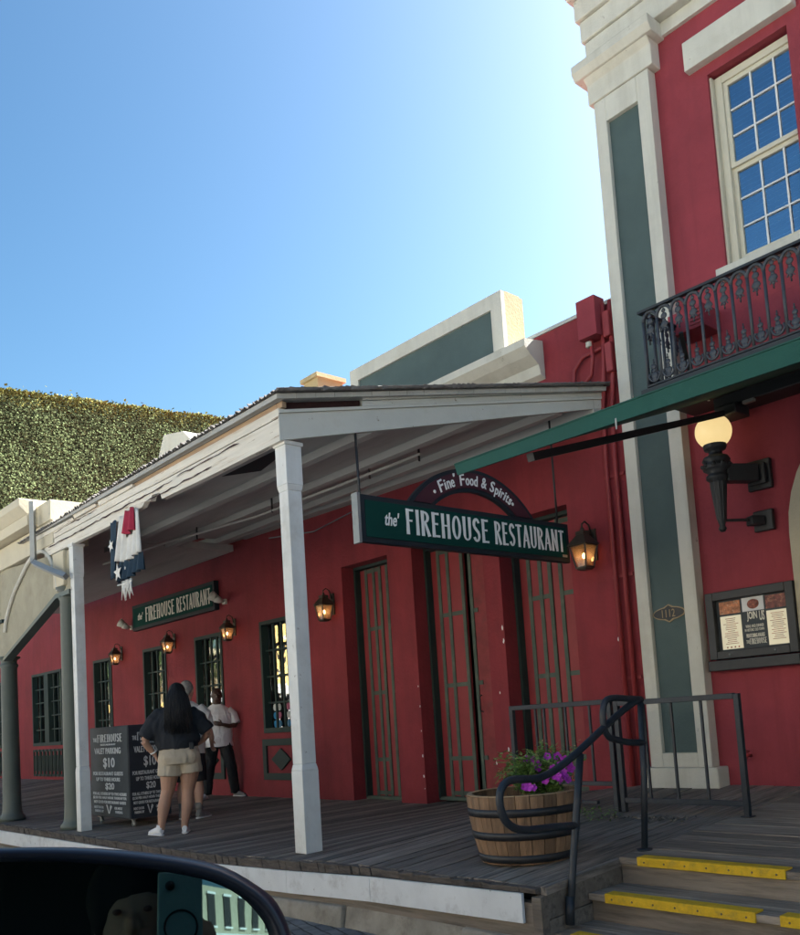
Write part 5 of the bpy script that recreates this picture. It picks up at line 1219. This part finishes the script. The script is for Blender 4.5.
m.loft([(-.12,0,1.28),(-.21,-.01,1.20),(-.305,-.03,1.03)],[(.075,.08),(.082,.085),(.078,.08)],14,side=(0,1,0)); m.loft([(.14,0,1.28),(.23,-.01,1.21),(.325,-.01,1.07)],[(.075,.08),(.082,.085),(.076,.08)],14,side=(0,1,0))
m.ball((-.16,-.05,1.13),(.10,.07,.12),12,8); m.ball((.13,-.05,1.0),(.12,.08,.09),12,8); m.ball((.0,-.06,.955),(.19,.10,.035),12,8)
remesh(m,'shirt','tee_b',WP,.009,4,fold=.010,fs=11)
m=MB()   # shorts
m.loft([(.03,.0,.93),(.03,.0,.86),(.03,-.01,.79),(.03,-.01,.74)],[(.188,.148),(.207,.165),(.218,.175),(.215,.168)],20,side=(1,0,0))
m.ball((-.055,-.07,.81),(.115,.10,.105),14,10); m.ball((.125,-.07,.81),(.115,.10,.105),14,10)
m.loft([(-.06,-.005,.80),(-.072,-.005,.68),(-.078,-.005,.615)],[(.118,.13),(.122,.13),(.124,.128)],16,side=(1,0,0)); m.loft([(.125,-.005,.80),(.135,-.005,.68),(.137,-.005,.635)],[(.118,.13),(.122,.13),(.122,.128)],16,side=(1,0,0))
shp=remesh(m,'shorts','khaki',WP,.008,2,fold=.005,fs=16)
m=MB(); m.box(.10,.185,-.172,-.166,.80,.805,.5); m.box(-.13,-.045,-.172,-.166,.80,.805,.5); m.build('pocket_seam','khaki',shp)
m=MB()   # hair to the shoulder blades
m.ball((.03,.005,1.495),(.092,.105,.112),18,12); m.loft([(.03,-.05,1.50),(.03,-.085,1.40),(.025,-.11,1.30),(.02,-.135,1.20),(.015,-.15,1.12)],[(.092,.05),(.115,.05),(.128,.045),(.115,.035),(.07,.02)],16,side=(1,0,0))
m.ball((-.04,.0,1.42),(.035,.07,.10),10,8); m.ball((.10,.0,1.42),(.035,.07,.10),10,8)
for k in range(170):
    a=random.uniform(-1,1); x_=.03+a*.088; w0=.05+.05*random.random(); L=random.uniform(.25,.52); yb_=-.075-.03*random.random()-(1-a*a)*.03
    m.loft([(x_*.9,-.05,1.56-.05*a*a),(x_+a*.02,yb_,1.45),(x_+a*.045+random.uniform(-.01,.01),yb_-.045,1.30),(x_+a*.04+random.uniform(-.03,.03),yb_-.06,1.56-L)],[.006,.008,.008,.004],6)
m.ball((.03,-.03,1.33),(.135,.07,.09),14,10)
remesh(m,'hair','hair_b',WP,.0055,1)
m=MB(); rh=random.Random(4)
for k in range(620):
    a=rh.uniform(-1,1); x_=.03+a*.092; L=rh.uniform(.30,.56); dy=-.085-(1-a*a)*.055-rh.random()*.012; j=rh.uniform(-.02,.02)
    m.loft([(.03+a*.07,-.045-(1-a*a)*.03,1.585-.07*a*a),(x_+a*.012,dy*.95-.01,1.47),(x_+a*.04+j*.3,dy-.05,1.33),(x_+a*.035+j,dy-.06,1.22),(x_+a*.02+j*1.8,dy-.045,1.60-L)],[.0028,.003,.003,.0028,.0015],5)
m.build('hair_strands','hair_b',WP)
m=MB(); m.loft([(-.235,.02,.885),(-.228,.024,.872)],[(.036,.036),(.036,.036)],14,side=(0,1,0)); m.build('bracelet','letter',WP)
m=MB(); m.box(.13,.175,-.19,-.165,.885,.955,.5); m.build('belt_radio','rubber',WP,bevel=.005)
shoe(WP,(-.18,-.05,0),(-.45,.9,0),'shoe',.95); shoe(WP,(.055,-.05,0),(.1,1,0),'shoe',.95)
place(WP,-9.04,4.29,zf(-9.1,4.2),(-.91,.41),1.0)

# --- grey-haired person beyond her, turned away
GP=thing('person',(0,0,0),'grey haired person in pale grey shirt and dark shorts, half hidden behind the woman','person')
m=MB(); m.ball((0,.02,1.60),(.074,.09,.105),16,12); m.ball((.0,.05,1.55),(.055,.06,.06),12,8); m.ball((-.075,.01,1.585),(.012,.02,.03),8,6); m.ball((.075,.01,1.585),(.012,.02,.03),8,6); m.ball((0,.115,1.575),(.014,.02,.02),8,6)
m.loft([(0,0,1.38),(0,0,1.46),(0,.01,1.53)],[.07,.058,.056],12)
m.loft([(0,0,.82),(0,0,.95),(0,0,1.15),(0,0,1.34),(0,0,1.42)],[(.17,.12),(.17,.13),(.18,.12),(.19,.11),(.10,.07)],16,side=(1,0,0))
for sx in (-1,1):
    m.loft([(sx*.09,0,.88),(sx*.10,0,.70),(sx*.10,.01,.48),(sx*.11,-.01,.32),(sx*.11,-.02,.10),(sx*.11,-.02,.05)],[.095,.085,.058,.060,.038,.038],12)
m.loft([(-.19,0,1.36),(-.25,-.01,1.2),(-.26,.02,1.08)],[.05,.045,.038],10); m.loft([(-.26,.02,1.08),(-.2,.14,1.02),(-.12,.22,1.05)],[.038,.034,.025],10)
m.loft([(.19,0,1.36),(.25,-.01,1.2),(.27,.02,1.08)],[.05,.045,.038],10); m.loft([(.27,.02,1.08),(.26,.1,.98),(.22,.18,.92)],[.038,.034,.025],10)
hand(m,(-.12,.22,1.05),(.7,.6,.1),(0,0,1),.6); hand(m,(.22,.18,.92),(-.2,.6,-.7),(0,1,0),.6)
remesh(m,'body','skin_f',GP,.0075,3)
m=MB(); m.loft([(0,0,.80),(0,0,.92),(0,0,1.15),(0,0,1.30),(0,0,1.40),(0,0,1.45)],[(.20,.15),(.20,.155),(.21,.145),(.215,.13),(.14,.09),(.07,.065)],20,side=(1,0,0))
for sx in (-1,1): m.loft([(sx*.15,0,1.36),(sx*.23,0,1.28),(sx*.265,0,1.15)],[(.07,.075),(.072,.075),(.068,.07)],12,side=(0,1,0))
remesh(m,'shirt','tee_g',GP,.009,3,fold=.009,fs=12)
m=MB(); m.loft([(0,0,.90),(0,0,.80)],[(.18,.135),(.19,.14)],18,side=(1,0,0))
for sx in (-1,1): m.loft([(sx*.09,0,.86),(sx*.105,0,.62),(sx*.11,.0,.46)],[(.10,.12),(.105,.11),(.10,.105)],14,side=(1,0,0))
remesh(m,'shorts','pants_b',GP,.009,2)
m=MB(); m.ball((0,-.005,1.625),(.083,.094,.10),16,12); m.ball((0,-.05,1.57),(.068,.05,.06),12,8); remesh(m,'hair','hair_g',GP,.008,1)
m=MB()
for sx in (-1,1): m.loft([(sx*.11,-.02,.11),(sx*.11,-.02,.20)],[.044,.044],12)
m.build('sock','shoe_g',GP)
shoe(GP,(-.11,-.06,0),(-.1,1,0),'shoe_g'); shoe(GP,(.11,-.06,0),(.2,1,0),'shoe_g')
place(GP,-10.37,5.09,zf(-10.4,5.1),(-.62,.78),.99)

# --- man in white polo by the wall
MP=thing('person',(0,0,0),'person in white polo and black trousers striding by the red wall, hands held before chest','person')
m=MB(); hz=1.60
m.ball((.0,.015,hz+.01),(.076,.092,.108),18,14); m.ball((.0,.055,hz-.055),(.056,.056,.058),14,10); m.ball((0,.108,hz-.015),(.015,.022,.024),8,6); m.ball((0,.098,hz-.022),(.024,.014,.012),8,6)
m.ball((-.032,.094,hz+.030),(.026,.014,.010),8,6); m.ball((.032,.094,hz+.030),(.026,.014,.010),8,6)
for sx in (-1,1): m.ball((sx*.078,.01,hz-.01),(.012,.020,.030),8,6)
m.ball((0,.10,hz-.058),(.026,.012,.012),8,6)
m.loft([(0,0,1.38),(0,0,1.46),(0,.01,1.54)],[.072,.062,.060],12)
m.loft([(0,0,.84),(0,0,.95),(0,0,1.15),(0,0,1.34),(0,0,1.42)],[(.16,.12),(.165,.13),(.18,.12),(.19,.11),(.10,.07)],16,side=(1,0,0))
m.loft([(-.09,0,.88),(-.12,.06,.68),(-.17,.10,.46),(-.20,.03,.24),(-.22,-.03,.08)],[.09,.08,.058,.055,.04],12); m.loft([(.09,0,.88),(.12,-.02,.68),(.16,-.02,.46),(.19,-.05,.24),(.20,-.07,.08)],[.09,.08,.058,.055,.04],12)
# his right arm bent to the chest, left arm bent low with forearm crossing
m.loft([(-.19,0,1.36),(-.25,.02,1.22),(-.26,.06,1.12)],[.052,.048,.042],12); m.loft([(-.26,.06,1.12),(-.15,.17,1.11),(-.04,.22,1.14)],[.042,.036,.026],12)
m.loft([(.19,0,1.36),(.26,-.01,1.2),(.285,-.02,1.05)],[.052,.048,.042],12); m.loft([(.285,-.02,1.05),(.28,.02,.92),(.24,.07,.82)],[.042,.036,.027],12)
hand(m,(-.04,.22,1.14),(.95,.1,.25),(0,0,1),.8); hand(m,(.24,.07,.82),(-.35,.2,-.9),(0,1,0),.7)
remesh(m,'body','skin_d',MP,.0075,3)
m=MB()
for sx in (-1,1): m.ball((sx*.030,.1045,hz+.012),(.011,.005,.006),8,6)
m.build('eyes','eye',MP)
m=MB()
for sx in (-1,1): m.ball((sx*.030,.1085,hz+.012),(.0045,.003,.0045),6,4)
m.build('pupils','rubber',MP)
m=MB(); m.ball((0,.1105,hz-.060),(.020,.004,.006),8,5); m.build('mouth','lip',MP)
m=MB(); m.ball((0,-.004,hz+.030),(.081,.090,.094),16,12); m.ball((0,-.05,hz-.03),(.062,.045,.05),12,8); remesh(m,'hair','hair_b',MP,.008,1)
m=MB(); m.loft([(0,0,.80),(0,0,.92),(0,0,1.15),(0,0,1.30),(0,0,1.40),(0,0,1.455)],[(.220,.160),(.21,.160),(.22,.155),(.235,.148),(.165,.110),(.085,.08)],20,side=(1,0,0))
m.loft([(-.15,0,1.36),(-.23,.01,1.27),(-.268,.04,1.14)],[(.072,.078),(.076,.08),(.074,.076)],12,side=(0,1,0)); m.loft([(.15,0,1.36),(.24,0,1.27),(.285,-.015,1.12)],[(.072,.078),(.076,.08),(.074,.076)],12,side=(0,1,0))
m.ball((.05,.12,.90),(.12,.05,.10),12,8)
po=remesh(m,'polo_shirt','polo',MP,.009,3,fold=.006,fs=12)
m=MB(); m.loft([(0,.0,1.435),(0,.012,1.475)],[(.088,.088),(.070,.072)],16,side=(1,0,0),cap=False); m.prism([(-.005,1.25),(.02,1.25),(.02,1.42),(-.005,1.42)],'Y',.118,.124,.5); m.build('collar','polo',po)
m=MB(); m.loft([(0,0,.90),(0,0,.82)],[(.175,.135),(.185,.14)],18,side=(1,0,0))
m.loft([(-.085,0,.88),(-.12,.06,.68),(-.17,.10,.46),(-.20,.03,.24),(-.225,-.02,.07)],[(.10,.12),(.095,.10),(.078,.08),(.072,.074),(.066,.07)],14,side=(1,0,0)); m.loft([(.085,0,.88),(.12,-.02,.68),(.16,-.02,.46),(.185,-.04,.24),(.20,-.05,.07)],[(.10,.12),(.095,.10),(.082,.084),(.076,.078),(.07,.072)],14,side=(1,0,0))
remesh(m,'trousers','pants_b',MP,.009,2,fold=.008,fs=13)
shoe(MP,(-.22,-.07,0),(-.5,.85,0),'shoe_g'); shoe(MP,(.20,-.10,0),(.45,.9,0),'shoe')
place(MP,-12.80,6.78,zf(-13,6.7),(.93,-.37),1.0)

# ------------------------------------------------------------------ the car the view is taken from
nM=Vector((-.89137,.42474,-.15827)); aM=Vector((.43016,.90275,0)); bM=Vector((-.14288,.06808,.98740)); OM=nM*.62
outer=[(-0.1855,0.0308),(-0.1601,0.036),(-0.1283,0.0371),(-0.1063,0.0355),(-0.0725,0.0321),(-0.0374,0.0263),(-0.0012,0.0178),(0.026,0.0083),(0.0482,-0.0072),(0.0604,-0.0203),(0.0681,-0.041),(0.0694,-0.0599),(0.0641,-0.0806),(0.0491,-0.0962),(0.018,-0.1027),(-0.0514,-0.0952),(-0.1315,-0.0768),(-0.172,-0.0593),(-0.1879,-0.03),(-0.1918,0.0035)]
inner=[(-0.1749,0.017),(-0.1546,0.026),(-0.1281,0.0282),(-0.1063,0.0265),(-0.0725,0.0223),(-0.0376,0.0157),(-0.0065,0.0077),(0.018,-0.001),(0.0351,-0.0119),(0.0471,-0.0261),(0.0527,-0.0388),(0.0535,-0.0576),(0.0473,-0.0749),(0.0342,-0.0848),(0.0066,-0.0891),(-0.0567,-0.0819),(-0.1265,-0.0669),(-0.1625,-0.0501),(-0.1757,-0.0264),(-0.1801,-0.0037)]
def dens(p,k=3):
    v=[Vector((q[0],q[1],0)) for q in p]; n=len(v); out=[]
    for i in range(n):
        p0,p1,p2,p3=v[i-1],v[i],v[(i+1)%n],v[(i+2)%n]
        for j in range(k):
            t=j/k; out.append(.5*((2*p1)+(-p0+p2)*t+(2*p0-5*p1+4*p2-p3)*t*t+(-p0+3*p1-3*p2+p3)*t*t*t))
    return out
O_=dens(outer); I_=dens(inner); cc=sum(O_,Vector())/len(O_)
CAR=thing('car',(-.6,.4,-.4),'dark blue car seen only by its oval side mirror close at the lower left','car')
def P3(q,dep): return OM+aM*q.x+bM*q.y+nM*dep
def ringm(rings,close=None):
    m=MB(); n=len(rings[0]); vs=[p for r in rings for p in r]; fs=[(i*n+k,i*n+(k+1)%n,(i+1)*n+(k+1)%n,(i+1)*n+k) for i in range(len(rings)-1) for k in range(n)]
    if close: fs.append(tuple(range((len(rings)-1)*n,len(rings)*n)))
    m.add(vs,fs,.5,True); return m
sc_=lambda q,s: cc+(q-cc)*s
hs=ringm([[P3(q,.012) for q in I_],[P3(q.lerp(w_,.15),.002) for q,w_ in zip(I_,O_)],[P3(q.lerp(w_,.5),-.004) for q,w_ in zip(I_,O_)],[P3(q.lerp(w_,.85),.004) for q,w_ in zip(I_,O_)],[P3(w_,.018) for w_ in O_],[P3(sc_(w_,1.0),.04) for w_ in O_],[P3(sc_(w_,.95),.08) for w_ in O_],[P3(sc_(w_,.80),.115) for w_ in O_],[P3(sc_(w_,.45),.135) for w_ in O_]],True).build('side_mirror','carpaint',CAR)
m=MB(); ci=sum(I_,Vector())/len(I_); rings=[]
n=len(I_); vs=[]; fs=[]
K=14
for k in range(K+1):
    t=k/K
    for q in I_:
        w_=ci+(q-ci)*max(t,.001); r2_=(w_-Vector((0,0,0))).length_squared; vs.append(P3(w_,.010+r2_*.18))
fs=[(i*n+k,i*n+(k+1)%n,(i+1)*n+(k+1)%n,(i+1)*n+k) for i in range(K) for k in range(n)]
m.add(vs,fs,.5,True); mg=m.build('mirror_glass','mirror',hs)
m=MB(); m.loft([OM+bM*-.05+aM*-.15+nM*.06,Vector((-.62,.30,-.33)),Vector((-.55,.42,-.42))],[(.05,.03),(.04,.03),(.05,.04)],10); m.build('mirror_arm','carpaint',CAR)
m=MB(); m.box(-.85,1.3,.44,.50,-1.15,-.42,.5); m.box(-1.9,-.85,.30,.48,-1.1,-.62,.5); m.build('door','carpaint',CAR,bevel=.02)
m=MB(); 
def SB(m,a0,a1,d0,d1,b0,b1):
    q=lambda a,d: Vector((.430*a,.903*a,0))+Vector((.903*d,-.430*d,0))
    c4=[q(a0,d0),q(a1,d0),q(a1,d1),q(a0,d1)]
    m.hexa([Vector((v.x,v.y,b0)) for v in c4]+[Vector((v.x,v.y,b1)) for v in c4],.5)
SB(m,-1.1,-.02,.72,.86,-.95,.55); SB(m,-1.1,.10,.30,.72,-.95,-.70); SB(m,-1.1,.55,.03,1.2,.36,.40); m.build('seat_and_sky_blocker','rubber',CAR,bevel=.03)  # dark back panel added to darken the mirror view, roof slab to block sky
m=MB(); SB(m,-.372,-.352,.70,.715,-.16,-.07); SB(m,-.46,-.30,.70,.716,-.176,-.166); m.build('pale_trim','phone',CAR)
# photographer and phone, seen only as the dim reflection in the mirror
m=MB(); C0=lambda a,b,c_: r2*a+u2*b+f_*c_
PP=thing('person',(.3,-.35,-.5),'photographer with dark hair holding up a phone, seen faintly in the side mirror','person')
CN=lambda a,b,c_: aM*a+bM*b+nM*c_
hc=CN(-.095,-.050,-.32)
m.ball(hc,(.075,.085,.105),16,12); m.ball(hc+nM*.03+Vector((0,0,-.06)),(.055,.055,.055),12,8); m.ball(hc+nM*.085+Vector((0,0,-.015)),(.014,.014,.02),8,6)
nb=hc+Vector((.03,-.03,-.12)); m.loft([hc+Vector((0,0,-.05)),nb,nb+Vector((.02,-.02,-.06))],[.055,.055,.06],12)
el=C0(.22,-.36,-.22); wr=C0(.03,-.17,-.03)
sh_=nb+r2*.17+Vector((0,0,-.10)); m.loft([sh_,el],[.05,.042],10); m.loft([el,wr],[.042,.028],10); 
shl=nb-r2*.17+Vector((0,0,-.10)); ell=C0(-.30,-.42,-.22); m.loft([shl,ell],[.05,.042],10); m.loft([ell,C0(-.25,-.55,-.0)],[.042,.03],10)
hand(m,wr,u2+f_*.1,-r2,.5,.95); hand(m,C0(-.25,-.55,-.0),f_,u2,.5)
remesh(m,'body','skin_l',PP,.006,2)
m=MB(); m.ball(hc+nM*.078+aM*.028+Vector((0,0,.012)),(.009,.009,.006),8,6); m.ball(hc+nM*.078-aM*.028+Vector((0,0,.012)),(.009,.009,.006),8,6); m.ball(hc+nM*.082+Vector((0,0,-.055)),(.018,.018,.005),8,6); m.build('eyes_and_mouth','lip',PP)
m=MB(); m.loft([nb+Vector((0,0,-.02)),nb+Vector((.02,-.02,-.10)),nb+Vector((.03,-.03,-.25)),nb+Vector((.03,-.03,-.52))],[(.07,.06),(.19,.10),(.19,.12),(.17,.12)],16,side=r2); m.loft([sh_+Vector((0,0,.02)),sh_.lerp(el,.7)],[.065,.06],10); m.loft([shl+Vector((0,0,.02)),shl.lerp(ell,.7)],[.065,.06],10); remesh(m,'shirt','tee_b',PP,.01,2)
m=MB(); m.ball(hc-nM*.022+Vector((0,0,.038)),(.096,.10,.105),16,12); m.ball(hc+nM*.03+aM*.055+Vector((0,0,.03)),(.03,.035,.07),10,8); m.ball(hc+nM*.03-aM*.055+Vector((0,0,.03)),(.03,.035,.07),10,8); m.ball(hc-nM*.05-aM*.05+Vector((0,0,-.09)),(.05,.05,.14),12,8); m.ball(hc-nM*.05+aM*.05+Vector((0,0,-.09)),(.05,.05,.14),12,8); remesh(m,'hair','hair_in',PP,.009,1)
PH=thing('phone',tuple(C0(0,-.05,-.02)),'phone in a pale teal case reflected in the side mirror','phone')
m=MB(); A=lambda a,b,c_: C0(a,b,c_)
m.hexa([A(-.036,-.125,-.018),A(.036,-.125,-.018),A(.036,-.125,-.010),A(-.036,-.125,-.010),A(-.036,.022,-.018),A(.036,.022,-.018),A(.036,.022,-.010),A(-.036,.022,-.010)]); m.build('case','phone',PH,bevel=.003)
m=MB()
for k in range(24):
    a0,a1=2*math.pi*k/24,2*math.pi*(k+1)/24
    m.bar(A(.0+.026*math.cos(a0),-.065+.026*math.sin(a0),-.0095),A(.0+.026*math.cos(a1),-.065+.026*math.sin(a1),-.0095),.0025)
m.build('ring_magnet','rubber',PH)
m=MB(); m.ball(A(-.018,.0,-.010),.008,10,6); m.build('lens','rubber',PH)
